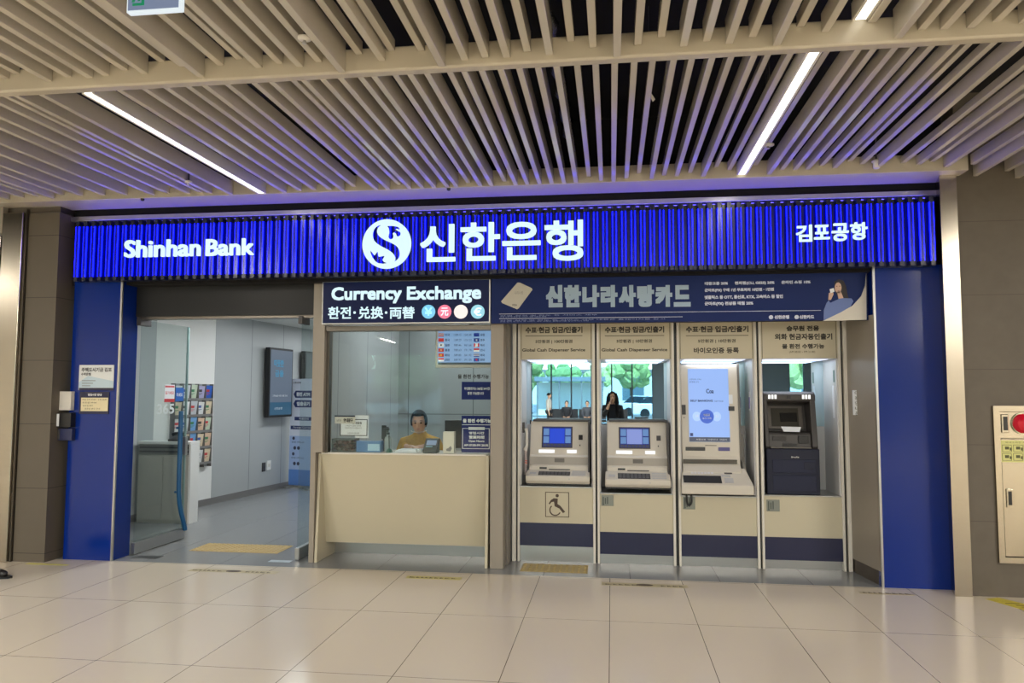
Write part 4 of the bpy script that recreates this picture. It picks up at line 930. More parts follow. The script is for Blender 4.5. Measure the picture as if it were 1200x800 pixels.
# ------------------------------------------------------------------ people
SKIN = mat('skin', (206, 160, 132), .5); HAIR = mat('hair_black', (18, 15, 15), .7, spec=.2)
def skin_obj(chains, blobs=(), voxel=None, sub=2):
    """organic surface from chains of (x,y,z,r) joints; blobs = extra ellipsoids; fused into one skin when voxel is set"""
    bm_v, bm_e, rad = [], [], []
    idx = {}
    for ch in chains:
        prev = None
        for (x, y, z, r) in ch:
            k = (round(x, 4), round(y, 4), round(z, 4))
            if k not in idx: idx[k] = len(bm_v); bm_v.append((x, y, z)); rad.append(r)
            i = idx[k]
            if prev is not None and prev != i: bm_e.append((prev, i))
            prev = i
    me = bpy.data.meshes.new('sk'); me.from_pydata(bm_v, bm_e, [])
    o = bpy.data.objects.new('sk', me); COL.objects.link(o)
    md = o.modifiers.new('s', 'SKIN'); 
    for i, sv in enumerate(me.skin_vertices[0].data): sv.radius = (rad[i], rad[i]); sv.use_root = (i == 0)
    o.modifiers.new('u', 'SUBSURF').levels = sub
    bpy.context.view_layer.update()
    m2 = bpy.data.meshes.new_from_object(o.evaluated_get(bpy.context.evaluated_depsgraph_get()))
    bpy.data.objects.remove(o)
    if blobs or voxel:
        bb = bmesh.new(); bb.from_mesh(m2)
        for (c, r, rot) in blobs:
            M = Matrix.Translation(c) @ (rot or Matrix.Identity(4)) @ Matrix.Diagonal((*r, 1))
            bmesh.ops.create_uvsphere(bb, u_segments=20, v_segments=12, radius=1, matrix=M)
        bb.to_mesh(m2); bb.free()
    if voxel:
        o = bpy.data.objects.new('sk', m2); COL.objects.link(o)
        r = o.modifiers.new('r', 'REMESH'); r.mode = 'VOXEL'; r.voxel_size = voxel
        sm = o.modifiers.new('m', 'SMOOTH'); sm.iterations = 3; sm.factor = .5
        bpy.context.view_layer.update()
        m3 = bpy.data.meshes.new_from_object(o.evaluated_get(bpy.context.evaluated_depsgraph_get())); bpy.data.objects.remove(o); m2 = m3
    for p_ in m2.polygons: p_.use_smooth = True
    return m2
def put(me, name, m_, parent, M):
    me.transform(M); me.transform(Matrix.Translation(-Vector(parent['_o'])))
    me.materials.clear(); me.materials.append(m_); me.name = name
    o = bpy.data.objects.new(name, me); COL.objects.link(o); o.parent = parent; o['_o'] = parent['_o']; return o
def hand(wrist, dirv, palm_n, L, curl=.5, flip=1):
    """chains for palm + five bent fingers; dirv = pointing direction, palm_n = out of the palm"""
    d = Vector(dirv).normalized(); nrm = Vector(palm_n); nrm = (nrm-d*nrm.dot(d)).normalized(); s = d.cross(nrm)*flip
    w = Vector(wrist); ch = []
    pc = w+d*L*.28
    ch.append([(*w, L*.13), (*pc, L*.17), (*(w+d*L*.46), L*.16)])
    for k, (off, ln) in enumerate(((-.165, .40), (-.055, .47), (.055, .44), (.155, .34))):
        a = w+d*L*.46+s*off*L; p1 = a+d*L*ln*.4+nrm*L*ln*.12*curl; p2 = p1+d*L*ln*.32+nrm*L*ln*.26*curl; p3 = p2+d*L*ln*.22+nrm*L*ln*.3*curl
        ch.append([(*(w+d*L*.46), L*.16), (*a, L*.052), (*p1, L*.046), (*p2, L*.04), (*p3, L*.034)])
    a = w+d*L*.14-s*L*.14; p1 = a+d*L*.16-s*L*.16+nrm*L*.05; p2 = p1+d*L*.2-s*L*.05+nrm*L*.08*curl
    ch.append([(*pc, L*.17), (*a, L*.07), (*p1, L*.055), (*p2, L*.045)])
    return ch

# seated teller, leaning on the desk (local frame: facing -y)
TX, TY = px(493, 500, 1.30)[0], 1.30
t = thing('person', 'person with short dark hair in a mustard high-neck top, seated behind the counter', 'person', (TX, TY, 0))
T0 = Matrix.Translation((TX, TY, 0))
SZ = .57
hz = 1.268
torso = [(0, .06, SZ+.08, .13), (0, .05, SZ+.22, .125), (0, .02, SZ+.38, .135), (0, -.01, SZ+.50, .10), (0, -.03, SZ+.57, .055), (0, -.05, hz-.07, .052), (0, -.06, hz-.01, .06)]
armL = [(0, -.01, SZ+.50, .10), (-.17, -.01, SZ+.475, .062), (-.235, -.05, SZ+.28, .048), (-.10, -.27, .985+.045, .037), (-.045, -.31, .985+.035, .028)]
armR = [(0, -.01, SZ+.50, .10), (.17, -.01, SZ+.475, .062), (.26, -.06, SZ+.30, .048), (.12, -.25, .985+.04, .037), (.065, -.29, .985+.03, .028)]
leg = lambda s: [(0, .06, SZ+.08, .13), (s*.09, .02, SZ+.03, .085), (s*.11, -.36, SZ+.02, .062), (s*.11, -.34, .22, .045), (s*.11, -.33, .06, .038), (s*.11, -.45, .035, .034)]
hl = hand((-.045, -.31, 1.02), (1, -.25, -.05), (0, -.1, -1), .165, .55, 1)
hr = hand((.065, -.29, 1.015), (-1, -.35, -.05), (0, -.1, -1), .165, .55, -1)
HR = Matrix.Rotation(math.radians(10), 4, 'X') @ Matrix.Rotation(math.radians(8), 4, 'Z')
hc = Vector((0, -.075, hz))
def hp(x, y, z): return hc + (HR @ Vector((x, y, z)))
blobs = [(hc, (.074, .092, .108), HR), (hp(0, -.03, -.05), (.056, .062, .062), HR), (hp(0, -.095, -.012), (.012, .016, .022), HR), (hp(.074, .01, -.01), (.012, .02, .03), HR), (hp(-.074, .01, -.01), (.012, .02, .03), HR), (hp(0, -.08, -.052), (.024, .014, .012), HR)]
body = skin_obj([torso, armL, armR, leg(-1), leg(1)]+hl+hr, blobs, .0075)
put(body, 'body', SKIN, t, T0)
def grow(ch, k, i0=0, i1=None): return [(x, y, z, r*k+.008) for (x, y, z, r) in ch[i0:i1]]
top = skin_obj([grow(torso, 1.08, 0, 6), grow(armL, 1.15, 0, 4)+[(-.075, -.29, 1.026, .04)], grow(armR, 1.15, 0, 4)+[(.095, -.27, 1.02, .04)]], (), .008)
put(top, 'knit_top', mat('mustard_knit', (176, 132, 40), .8, noise=.22, nscale=40, bump=.5), t, T0)
tr = skin_obj([grow(leg(-1), 1.12, 0, 5), grow(leg(1), 1.12, 0, 5)], (), .012); put(tr, 'trousers', mat('trousers_dark', (40, 42, 52), .7), t, T0)
b = bmesh.new(); bmesh.ops.create_uvsphere(b, u_segments=32, v_segments=20, radius=1)
for v in list(b.verts):
    x, y, z = v.co
    if (y < -.25 and z < .46+.10*abs(x) and abs(x) < .74) or (z < -.42 and y < .3) or z < -.62: b.verts.remove(v)
hm = bpy.data.meshes.new('hair'); b.to_mesh(hm); b.free()
hm.transform(Matrix.Translation(hc) @ HR @ Matrix.Translation((0, .012, .012)) @ Matrix.Diagonal((.085, .10, .118, 1)))
for p_ in hm.polygons: p_.use_smooth = True
ho = put(hm, 'hair', HAIR, t, T0); sd = ho.modifiers.new('s', 'SOLIDIFY'); sd.thickness = .012; sd.offset = .3
for s in (-1, 1):
    e = B(T0); e.ball(hp(s*.030, -.083, .012), (.014, .008, .008), 10, 6); e.build('eye', mat('eye_dark', (36, 26, 24), .2), t)
    e = B(T0); e.ball(hp(s*.032, -.081, .034), (.02, .008, .004), 10, 5); e.build('eyebrow', HAIR, t)
e = B(T0); e.ball(hp(0, -.094, -.05), (.02, .006, .005), 10, 5); e.build('mouth', mat('lip', (168, 92, 84), .4), t)
e = B(T0); e.tube([tuple(hp(.082*math.cos(a_), -.02+.085*math.sin(a_)*-1, -.082)) for a_ in [PI*k/10 for k in range(11)]], .003, 6); e.build('thin_chain', mat('chain_pale', (222, 206, 190), .3), t)
ch = thing('office_chair', 'dark office chair under the seated teller', 'chair', (TX, TY+.05, 0))
B().box(TX-.24, TX+.24, TY-.18, TY+.28, .465, .53).build('seat', DGREY, ch, bevel=.02)
B().box(TX-.21, TX+.21, TY+.24, TY+.29, .62, .98).build('backrest', DGREY, ch, bevel=.02)
B().box(TX-.03, TX+.03, TY+.26, TY+.30, .46, .70).build('back_bracket', BLACK, ch)
B().cyl((TX, TY+.05, .08), (TX, TY+.05, .465), .028).build('gas_column', BLACK, ch)
for k in range(5):
    an = 2*PI*k/5+.3; ex, eye_ = TX+.26*math.cos(an), TY+.05+.26*math.sin(an)
    B().tube([(TX, TY+.05, .1), (ex, eye_, .065)], [.025, .016], 8).build('leg', BLACK, ch)
    B().cyl((ex-.012, eye_, .028), (ex+.012, eye_, .028), .028, n=12).build('caster', BLACK, ch)

def standing(label, x, y, rot, h, coat, trous, hair_long=False, seated=False, arm_up=False, bag=None):
    t = thing('person', label, 'person', (x, y, 0)); M = Matrix.Translation((x, y, 0)) @ Matrix.Rotation(rot, 4, 'Z') @ Matrix.Scale(h/1.68, 4)
    dz = -.38 if seated else 0
    tor = [(0, 0, .92+dz, .125), (0, .0, 1.08+dz, .11), (0, .0, 1.26+dz, .13), (0, .0, 1.38+dz, .085), (0, 0, 1.44+dz, .05), (0, -.01, 1.50+dz, .05)]
    arms = []
    for s in (-1, 1):
        if arm_up and s == 1: arms.append([(0, .0, 1.38+dz, .085), (s*.17, 0, 1.37+dz, .055), (s*.21, -.10, 1.16+dz, .043), (s*.10, -.30, 1.36+dz, .033), (s*.08, -.33, 1.42+dz, .026)])
        elif seated: arms.append([(0, .0, 1.38+dz, .085), (s*.17, 0, 1.37+dz, .055), (s*.23, -.05, 1.12+dz, .043), (s*.12, -.28, .98+dz, .033), (s*.09, -.33, .98+dz, .026)])
        else: arms.append([(0, .0, 1.38+dz, .085), (s*.17, 0, 1.37+dz, .055), (s*.21, .01, 1.10+dz, .043), (s*.22, -.05, .86+dz, .033), (s*.22, -.06, .80+dz, .026)])
    legs = []
    for s in (-1, 1):
        if seated: legs.append([(0, 0, .92+dz, .125), (s*.09, -.03, .88+dz, .085), (s*.11, -.42, .49, .062), (s*.11, -.42, .25, .045), (s*.11, -.41, .06, .036), (s*.11, -.54, .035, .034)])
        else: legs.append([(0, 0, .92, .125), (s*.09, 0, .84, .09), (s*.10, -.02, .47, .058), (s*.10, .0, .08, .038), (s*.10, -.13, .036, .034)])
    hands = []
    for s, a_ in zip((-1, 1), arms):
        w = a_[-1][:3]; dv = Vector(w)-Vector(a_[-2][:3]); hands += hand(w, dv, (-s, 0, 0) if not seated else (0, 0, -1), .17, .5, s)
    hcz = 1.585+dz
    body = skin_obj([tor]+arms+legs+hands, [((0, -.02, hcz), (.075, .092, .11), None), ((0, -.115, hcz-.01), (.012, .016, .022), None), ((.075, 0, hcz), (.01, .02, .03), None), ((-.075, 0, hcz), (.01, .02, .03), None)], .011)
    put(body, 'body', SKIN, t, M)
    cj = skin_obj([grow(tor, 1.12, 0, 5)]+[grow(a_, 1.2, 0, 4) for a_ in arms], (), .012); put(cj, 'jacket', coat, t, M)
    tj = skin_obj([grow(l_, 1.15, 0, len(l_)-1) for l_ in legs], (), .012); put(tj, 'trousers', trous, t, M)
    sh = skin_obj([grow(l_, 1.2, len(l_)-2) for l_ in legs[:1]], (), None); put(sh, 'shoe', BLACK, t, M)
    sh = skin_obj([grow(l_, 1.2, len(l_)-2) for l_ in legs[1:]], (), None); put(sh, 'shoe', BLACK, t, M)
    b = B(); b.ball((0, .005, hcz+.02), (.088, .10, .115), 18, 10, -.15 if not hair_long else -.3)
    if hair_long:
        for s in (-1, 1): b.tube([(s*.06, -.05, hcz+.09), (s*.092, -.06, hcz), (s*.10, -.075, hcz-.14), (s*.10, -.10, hcz-.32), (s*.09, -.10, hcz-.42)], [.03, .035, .045, .04, .02], 10)
        b.tube([(0, .05, hcz+.05), (0, .085, hcz-.12), (0, .10, hcz-.30), (0, .10, hcz-.44)], [.085, .11, .11, .07], 14, .55)
    hm = b.build('hair', HAIR, t); hm.data.transform(Matrix.Translation(Vector(t['_o']))); hm.data.transform(M); hm.data.transform(Matrix.Translation(-Vector(t['_o'])))
    for s in (-1, 1):
        e = B(M); e.ball((s*.03, -.107, hcz+.012), (.013, .007, .007), 8, 5); e.build('eye', mat('eye_dark', (36, 26, 24), .2), t)
    e = B(M); e.ball((0, -.108, hcz-.055), (.02, .007, .006), 8, 5); e.build('mouth', mat('lip', (168, 92, 84), .4), t)
    if bag:
        b = B(M); b.box(-.15, .15, .10, .25, .98+dz, 1.38+dz); o = b.build('backpack', bag, t, bevel=.03)
    return t, M, hcz
CD = mat('coat_black', (24, 24, 30), .8); CW = mat('coat_pale', (190, 184, 176), .8); CB = mat('coat_slate', (64, 66, 74), .8)
ph, PM, _h = standing('person with long dark hair in black holding up a phone, seen in the second mirror', .02, -7.08, PI, 1.60, CD, CD, True, False, True, None)
w = PM @ Vector((.085, -.40, 1.53))
o = B().box(w.x-.037, w.x+.037, w.y-.035, w.y-.027, w.z-.075, w.z+.075).build('phone', BLACK, bevel=.004); tag(o, 'dark phone held up by the long-haired person in the second mirror', 'phone')
standing('person in a pale coat standing by the window, seen in the first mirror', -2.75, -24.6, PI*.55, 1.60, CW, CD)
for xx in (-1.95, -1.05):
    standing('person in %s seated on the dark bench by the window, in the first mirror' % ('black' if xx < -1.5 else 'slate grey'), xx, -24.42, PI, 1.62, CD if xx < -1.5 else CB, CD, False, True)

# ------------------------------------------------------------------ lobby
wd_ = Vector((.103, 1, 0)).normalized(); wn_ = Vector((wd_.y, -wd_.x, 0))
def wallM(Y):
    """frame on the slanted lobby wall: local x along the wall (away), local -y into the room, local z up"""
    M = Matrix.Identity(4)
    for i in range(3): M[i][0] = wd_[i]; M[i][1] = -wn_[i]; M[i][3] = (wy(Y), Y, 0)[i]
    return M
def wtext(b, s, x0, x1, z0, z1, y, bold=0.): text(b, s, x0, x1, z0, z1, y, bold)
for k, (Y0, Y1, lab, on) in enumerate(((4.74, 5.46, 'upright display screen lit pale blue on the grey lobby wall', True), (5.86, 6.56, 'dark upright display screen farther along the lobby wall, behind the standing poster', False))):
    M = wallM(Y0); L_ = Y1-Y0
    t = thing('wall_screen', lab, 'screen', (wy(Y0)+.06, (Y0+Y1)/2, 1.19)); t['group'] = 'wall screens in the lobby'
    B(M).box(0, L_, -.13, -.05, 1.19, 2.31).build('case', BLACK, t, bevel=.006)
    B(M).box(.15, L_-.15, -.05, .0, 1.45, 2.05).build('wall_bracket', DGREY, t)
    sc = B(M).box(.03, L_-.03, -.133, -.128, 1.225, 2.275).build('screen', glow('lobby_scr_%d' % k, (116, 132, 152), .55) if on else mat('screen_grey', (92, 98, 100), .25), t)
    if on:
        b = B(M); b.box(.03, L_-.03, -.1345, -.133, 1.225, 1.43); b.build('screen_band', glow('lobby_band', (60, 112, 146), .5), sc)
        b = B(M); wtext(b, '따뜻한', .12, .42, 2.0, 2.12, -.1352, .004); wtext(b, '금융', .16, .42, 1.84, 1.95, -.1352, .004); b.build('screen_script', glow('lobby_script', (72, 150, 190), .7), sc)
        b = B(M); wtext(b, '고객님을 위한 상품 안내', .10, .55, 1.52, 1.55, -.1352); wtext(b, '신한은행', .16, .40, 1.31, 1.35, -.1352); b.build('screen_lines', PRINTW, sc)
# standing poster
t = thing('banner_stand', 'pale blue standing poster with navy arrow boxes at the end of the lobby', 'poster stand', (-5.1, 5.5, 0))
MB_ = Matrix.Translation((-5.40, 5.56, 0)) @ Matrix.Rotation(math.radians(-18), 4, 'Z')
B(MB_).box(0, .60, -.012, 0, .04, 1.82).build('poster', mat('poster_pale', (214, 222, 238), .5), t)
B(MB_).box(0, .60, -.0135, -.012, .30, .86).build('poster_lower', mat('poster_sky', (166, 190, 230), .5), t)
B(MB_).box(0, .60, -.0135, -.012, .04, .30).build('poster_foot', mat('poster_blue', (92, 136, 206), .5), t)
b = B(MB_)
for z0, z1 in ((1.50, 1.62), (1.34, 1.46)): b.prism([(.07, (z0+z1)/2), (.11, z1), (.46, z1), (.46, z0), (.11, z0)], -.0135, -.012, 'y')
b.box(.10, .5, -.0135, -.012, 1.12, 1.18); b.box(.02, .58, -.0135, -.012, .97, 1.03)
b.build('poster_boxes', mat('poster_navy2', (40, 56, 110), .5), t)
b = B(MB_); wtext(b, '환전 ATM', .13, .42, 1.525, 1.595, -.0137, .004); wtext(b, '입출금기', .14, .42, 1.365, 1.435, -.0137, .004); wtext(b, '이용안내', .2, .4, 1.13, 1.17, -.0137, .001); wtext(b, 'Foreign Currency', .08, .5, .98, 1.02, -.0137); b.build('poster_white_text', PRINTW, t)
b = B(MB_); wtext(b, '신한은행', .05, .22, 1.74, 1.77, -.0125, .001)
for k, z in enumerate((.76, .50)):
    b.disc(.09, z+.06, .028, -.012, 16, .002); wtext(b, '통화를 선택하세요', .05, .32, z-.02, z+.01, -.0142); b.disc(.12, z-.1, .03, -.0135, 14, .002); b.disc(.20, z-.1, .03, -.0135, 14, .002)
b.build('poster_dark_text', mat('poster_ink', (56, 60, 86), .5), t)
b = B(MB_); b.box(-.004, .604, .0, .03, .0, .04).box(.28, .32, .0, .012, .04, 1.82).box(.05, .12, -.2, .2, 0, .03).box(.48, .55, -.2, .2, 0, .03); b.build('stand_frame', ALU, t)
# socket and switch
M = wallM(4.70); o = B(M).box(.10, .19, -.012, 0, .33, .47).build('wall_socket', DGREY, bevel=.003); tag(o, 'dark wall socket low on the grey lobby wall', 'socket')
b = B(M); b.box(.125, .135, -.0135, -.012, .38, .41).box(.155, .165, -.0135, -.012, .38, .41).build('socket_hole', BLACK, o)
o = B(M).box(.24, .35, -.012, 0, .34, .49).build('switch_plate', WHITE, bevel=.003); tag(o, 'white plate beside the dark wall socket', 'switch plate')
B(M).box(.27, .32, -.016, -.012, .39, .44).build('rocker', OFFW, o)
# leaflet rack
M = wallM(2.60); RW = .80
t = thing('leaflet_rack', 'dark wire leaflet rack on the white bay of the lobby wall', 'rack', (wy(3.0)+.05, 3.0, .55))
rows_z = [.60, .82, 1.04, 1.26, 1.48]
b = B(M); b.box(0, RW, -.012, 0, .55, 1.70); b.build('back_panel', mat('rack_back', (150, 154, 156), .5), t)
for r, z in enumerate(rows_z):
    b = B(M); b.box(0, RW, -.075, -.012, z-.01, z).box(0, RW, -.075, -.073, z, z+.025); b.build('shelf', MGREY, t)
b = B(M)
for k in range(6): b.box(k*RW/5-.002, k*RW/5+.002, -.076, -.012, .55, 1.70)
b.build('divider', MGREY, t)
pal = [('white', (226, 228, 226)), ('pale green', (200, 214, 190)), ('cream', (222, 206, 176)), ('sky blue', (120, 170, 220)), ('blue', (44, 96, 190)), ('pale grey', (196, 202, 206)), ('peach', (220, 188, 160)), ('lilac', (180, 176, 210))]
grid_ = [[1, 2, 6, 0, 2], [5, 2, 3, 2, 6], [0, 5, 3, 6, 1], [2, 0, 5, 0, 2], [0, 5, 1, 7, 4]]
rowname = ['bottom', 'second lowest', 'middle', 'second highest', 'top']; colname = ['nearest', 'second', 'third', 'fourth', 'farthest']
acc = [(200, 60, 60), (60, 90, 160), (60, 130, 90), (60, 60, 60)]
for r in range(5):
    for k in range(5):
        nm, cc = pal[grid_[r][k]]; x0 = k*RW/5+.008; z = rows_z[r]
        MM = M @ Matrix.Translation((0, -.03-.004*((r+k) % 3), z+.001)) @ Matrix.Rotation(math.radians(7), 4, 'X')
        b = B(MM); b.box(x0, x0+RW/5-.016, -.006, 0, 0, .192+.008*((r*3+k) % 3))
        o = b.build('leaflet', mat('leaflet_'+nm.replace(' ', '_'), cc, .45))
        tag(o, '%s leaflet in the %s pocket of the %s row of the lobby rack' % (nm, colname[k], rowname[r]), 'leaflet', 'leaflets in the lobby rack')
        b = B(MM); a_ = acc[(r*2+k) % 4]; b.box(x0+.015, x0+.085, -.0072, -.006, .11, .145); b.box(x0+.015, x0+.10, -.0072, -.006, .085, .092); b.box(x0+.015, x0+.07, -.0072, -.006, .07, .076)
        b.build('printed_block', mat('print_%d' % ((r*2+k) % 4), a_, .5), o)
# writing desk
t = thing('writing_desk', 'white-topped writing desk behind the left glass door leaf', 'desk', (-5.38, 2.2, 0))
B().box(-5.76, -5.06, 1.95, 2.16, .95, .985).build('desktop', WHITE, t, bevel=.004)
B().box(-5.75, -5.085, 1.97, 2.15, 0, .82).build('cabinet_body', mat('desk_taupe', (172, 170, 160), .45), t, bevel=.004)
B().box(-5.0845, -5.06, 1.96, 2.155, 0, .95).build('side_panel', WHITE, t); B().box(-5.75, -5.085, 1.98, 2.15, .82, .95).build('form_bay', mat('form_bay_grey', (128, 130, 126), .5), t)
b = B()
for z in (.85, .90): b.box(-5.74, -5.095, 1.968, 1.98, z, z+.022)
b.build('form_slot', DGREY, t)
for k in range(2): B().box(-5.745+.332*k, -5.422+.332*k, 1.962, 1.97, .04, .80).build('cabinet_door', mat('desk_door', (178, 176, 166), .45), t, bevel=.003)
t = thing('desk_phone', 'dark desk telephone on the writing desk behind the glass door', 'telephone', (-5.28, 2.06, .985))
B().prism([(1.98, .986), (2.14, .986), (2.14, 1.05), (1.98, 1.01)], -5.38, -5.20, 'x').build('base', DGREY, t, bevel=.006)
B().tube([(-5.365, 2.06, 1.065), (-5.29, 2.055, 1.085), (-5.215, 2.06, 1.065)], [.022, .014, .022], 10).build('receiver', BLACK, t)
# stickers on the left glass leaf (face the +x side)
def lx(X0, Y0):
    d = _f + _r*((X0-600)/F_PX) - _u*((Y0-400)/F_PX); p_ = CAM + d*((-4.624-CAM.x)/d.x); return p_.y, p_.z
LM = Matrix(((0, 0, 0, -4.624), (1, 0, 0, 0), (0, 0, 1, 0), (0, 0, 0, 1))); LM[0][1] = -1
def leafrect(x0, y0, x1, y1):
    a, z1 = lx(x0, (y0+y1)/2)[0], lx((x0+x1)/2, y0)[1]; c, z0 = lx(x1, (y0+y1)/2)[0], lx((x0+x1)/2, y1)[1]; return a, c, z0, z1
a, c, z0, z1 = leafrect(192.5, 450.5, 204.5, 471)
o = tag(B(LM).box(a, c, -.002, 0, z0, z1).build('door_sticker', PRINTW), 'white sticker with a red base on the left glass door leaf', 'sticker')
B(LM).box(a, c, -.003, -.002, z0, z0+.035).build('red_base', mat('sticker_red', (190, 50, 60), .5), o)
b = B(LM); b.box(a+.01, c-.01, -.003, -.002, z1-.03, z1-.012); text(b, '당기세요', a+.015, c-.015, z0+.08, z0+.115, -.0025, .001); b.build('print', mat('sticker_pink', (206, 90, 96), .5), o)
a, c, z0, z1 = leafrect(205.5, 454, 215, 470)
o = tag(B(LM).box(a, c, -.002, 0, z0, z1).build('door_sticker', mat('sticker_blue', (30, 96, 180), .5)), 'blue sticker on the left glass door leaf beside the white one', 'sticker')
b = B(LM); text(b, '미세요', a+.02, c-.02, z0+.05, z0+.09, -.0025, .001); b.build('print', PRINTW, o)
a, c, z0, z1 = leafrect(184, 473, 204, 485)
b = B(LM); text(b, '365', a, c, z0, z1, -.001, .004); tag(b.build('glass_lettering', mat('frost_white', (206, 216, 216), .5)), 'pale 365 lettering on the left glass door leaf', 'lettering')

# ------------------------------------------------------------------ notices on the left blue panel
SKY = mat('notice_sky', (184, 204, 216), .5)
o = notice('notice_sign', (92.5, 427.5, 133, 457), -.008, mat('notice_pale', (216, 220, 220), .45), 'pale rectangular housing-fund notice on the left blue panel', 'notice', [('주택도시기금 김포', (95.5, 430.5, 131, 435.6), .0016), ('수탁은행', (95, 436.6, 106.5, 440), .001)], ink=mat('notice_ink', (66, 66, 70), .5))
x0, x1, z0, z1 = rect(92.5, 444, 133, 454, -.008); B().poly([(x0, z0), (x1, z0), (x1, z1-.02), (x0+.26*(x1-x0), z1+.03), (x0, z1-.03)], -.008, .0015).build('wave_band', SKY, o)
x0, x1, z0, z1 = rect(92.5, 454.3, 133, 457.3, -.008); B().panel(x0, x1, z0, z1, -.008, .002).build('navy_strip', NAVY, o)
b = B()
for k in range(3): x0, x1, z0, z1 = rect(96, 445.5+3*k, 112-3*k, 446.3+3*k, -.0095); b.panel(x0, x1, z0, z1, -.0095, .001)
b.build('fine_lines', MGREY, o)
o = notice('notice_sign', (93, 458.8, 127.5, 484.8), -.008, NAVY, 'navy plate with a cream card below the pale notice on the blue panel', 'notice', [('영업시간 안내', (103, 461, 119, 463.8), .0008)], ink=PRINTW)
x0, x1, z0, z1 = rect(95, 465.8, 126.5, 481.5, -.008); cdp = B().panel(x0, x1, z0, z1, -.008, .002).build('cream_card', mat('card_cream', (222, 210, 172), .5), o)
b = B()
for k, (s_, e_) in enumerate(((96.5, 125), (96.5, 113), (97, 109), (99, 117))): ptext(b, ('평일 오전 07:00 ~ 오후 20:30', '토요일 09:00', '일요일 휴무', '공휴일 별도 안내')[k], s_, 467+3.6*k, e_, 468.9+3.6*k, -.0115)
b.build('card_text', INK, cdp)
yy = -.05
x0, x1, z0, z1 = rect(71, 458.5, 83, 480.5, yy); tag(B().box(-5.236, x1, yy, -.001, z0, z1).build('paper_card', mat('card_white', (206, 202, 194), .5), bevel=.002), 'white rectangular card beside the left blue panel, above the card reader', 'card')
x0, x1, z0, z1 = rect(69, 483.5, 84.5, 500.5, yy)
o = tag(B().box(-5.236, x1, yy-.02, -.001, z0, z1).build('card_reader', BLACK, bevel=.004), 'black access card reader beside the left blue panel', 'card reader'); B().box(-5.236, -5.212, yy-.024, yy-.02, z0+.01, z1-.01).build('light_strip', PRINTW, o)
x0, x1, z0, z1 = rect(69.5, 502, 84, 516, yy); o = tag(B().box(-5.236, x1, yy, -.001, z0, z1).build('key_box', mat('keybox', (34, 40, 78), .4), bevel=.004), 'dark navy box below the black card reader', 'box'); B().box(-5.236, -5.215, yy-.004, yy, z0+.01, z1-.01).build('edge_plate', DGREY, o)
# notice on the side wall
x0, x1, z0, z1 = rect(998.5, 457, 1007, 486, .40)
o = tag(B().box(x0, x1, .36, .385, z0, z1).build('strip_notice', PRINTW), 'narrow white strip notice on the grey side wall by the fourth machine', 'notice')
b = B()
for k in range(5): text(b, '이용안내문'[k], x0+.012, x1-.012, z1-.03-.045*k-.012, z1-.0-.045*k-.008, .359)
b.build('lettering', INK, o)

# ------------------------------------------------------------------ fire hose cabinet in the stone wall
FX0, FX1, FZ0, FZ1, FYc = 3.0, 3.92, .265, 1.49, -.17
t = thing('fire_hose_cabinet', 'stainless fire hose cabinet with a red alarm lamp set in the stone wall', 'fire cabinet', ((FX0+FX1)/2, FYc, FZ0))
CABS = mat('cabinet_steel', (172, 163, 146), .24, 1., noise=.04, nscale=1.6)
b = B(); w_ = .045
b.box(FX0, FX1, FYc-.025, FYc+.02, FZ1-w_, FZ1).box(FX0, FX1, FYc-.025, FYc+.02, FZ0, FZ0+w_).box(FX0, FX0+w_, FYc-.025, FYc+.02, FZ0+w_, FZ1-w_).box(FX1-w_, FX1, FYc-.025, FYc+.02, FZ0+w_, FZ1-w_).box(FX0+w_, FX1-w_, FYc-.02, FYc+.02, 1.235, 1.262)
b.build('frame', CABS, t)
B().box(FX0+w_+.004, FX1-w_-.004, FYc-.016, FYc+.02, 1.262, FZ1-w_-.004).build('alarm_panel', CABS, t)
d = B().box(FX0+w_+.006, FX1-w_-.006, FYc-.016, FYc+.02, FZ0+w_+.006, 1.230).build('door', CABS, t, bevel=.003)
def slot(x0, y0, x1, y1, par):
    a, c, z0, z1 = rect(x0, y0, x1, y1, FYc-.016)
    h = B(); h.box(a, c, FYc-.026, FYc-.016, z0, z1).build('handle', CABS, par, bevel=.01)
    h.build
    B().box(a+.012, c-.008, FYc-.0275, FYc-.024, z0+.02, z1-.02).build('finger_slot', BLACK, par, bevel=.006)
slot(1173, 485, 1181.5, 507, t); slot(1179, 572.5, 1186.5, 594.5, d)
lx_, lz_ = px(1198.5, 496, FYc-.02)
B().add([], []).cyl((lx_, FYc-.03, lz_), (lx_, FYc-.016, lz_), .085, n=28).build('lamp_ring', CABS, t, bevel=.003)
b = B(); pr = [(0, .078), (.02, .075), (.04, .06), (.052, .035), (.056, .0)]
for (d0, r0), (d1, r1) in zip(pr[:-1], pr[1:]): b.cyl((lx_, FYc-.03-d0, lz_), (lx_, FYc-.03-d1, lz_), max(r0, .001), max(r1, .001), 24, True, False)
b.build('alarm_lamp', mat('lamp_red', (186, 16, 40), .15, emit=(150, 4, 24), es=.25), t)
x0, x1, z0, z1 = rect(1171.5, 516, 1220, 541.5, FYc-.018)
lb = B().panel(x0, x1, z0, z1, FYc-.016, .003).build('instruction_label', mat('label_lime', (206, 204, 132), .5), t)
b = B(); ptext(b, '옥내소화전 사용방법', 1178, 517.3, 1213, 519.3, FYc-.0195)
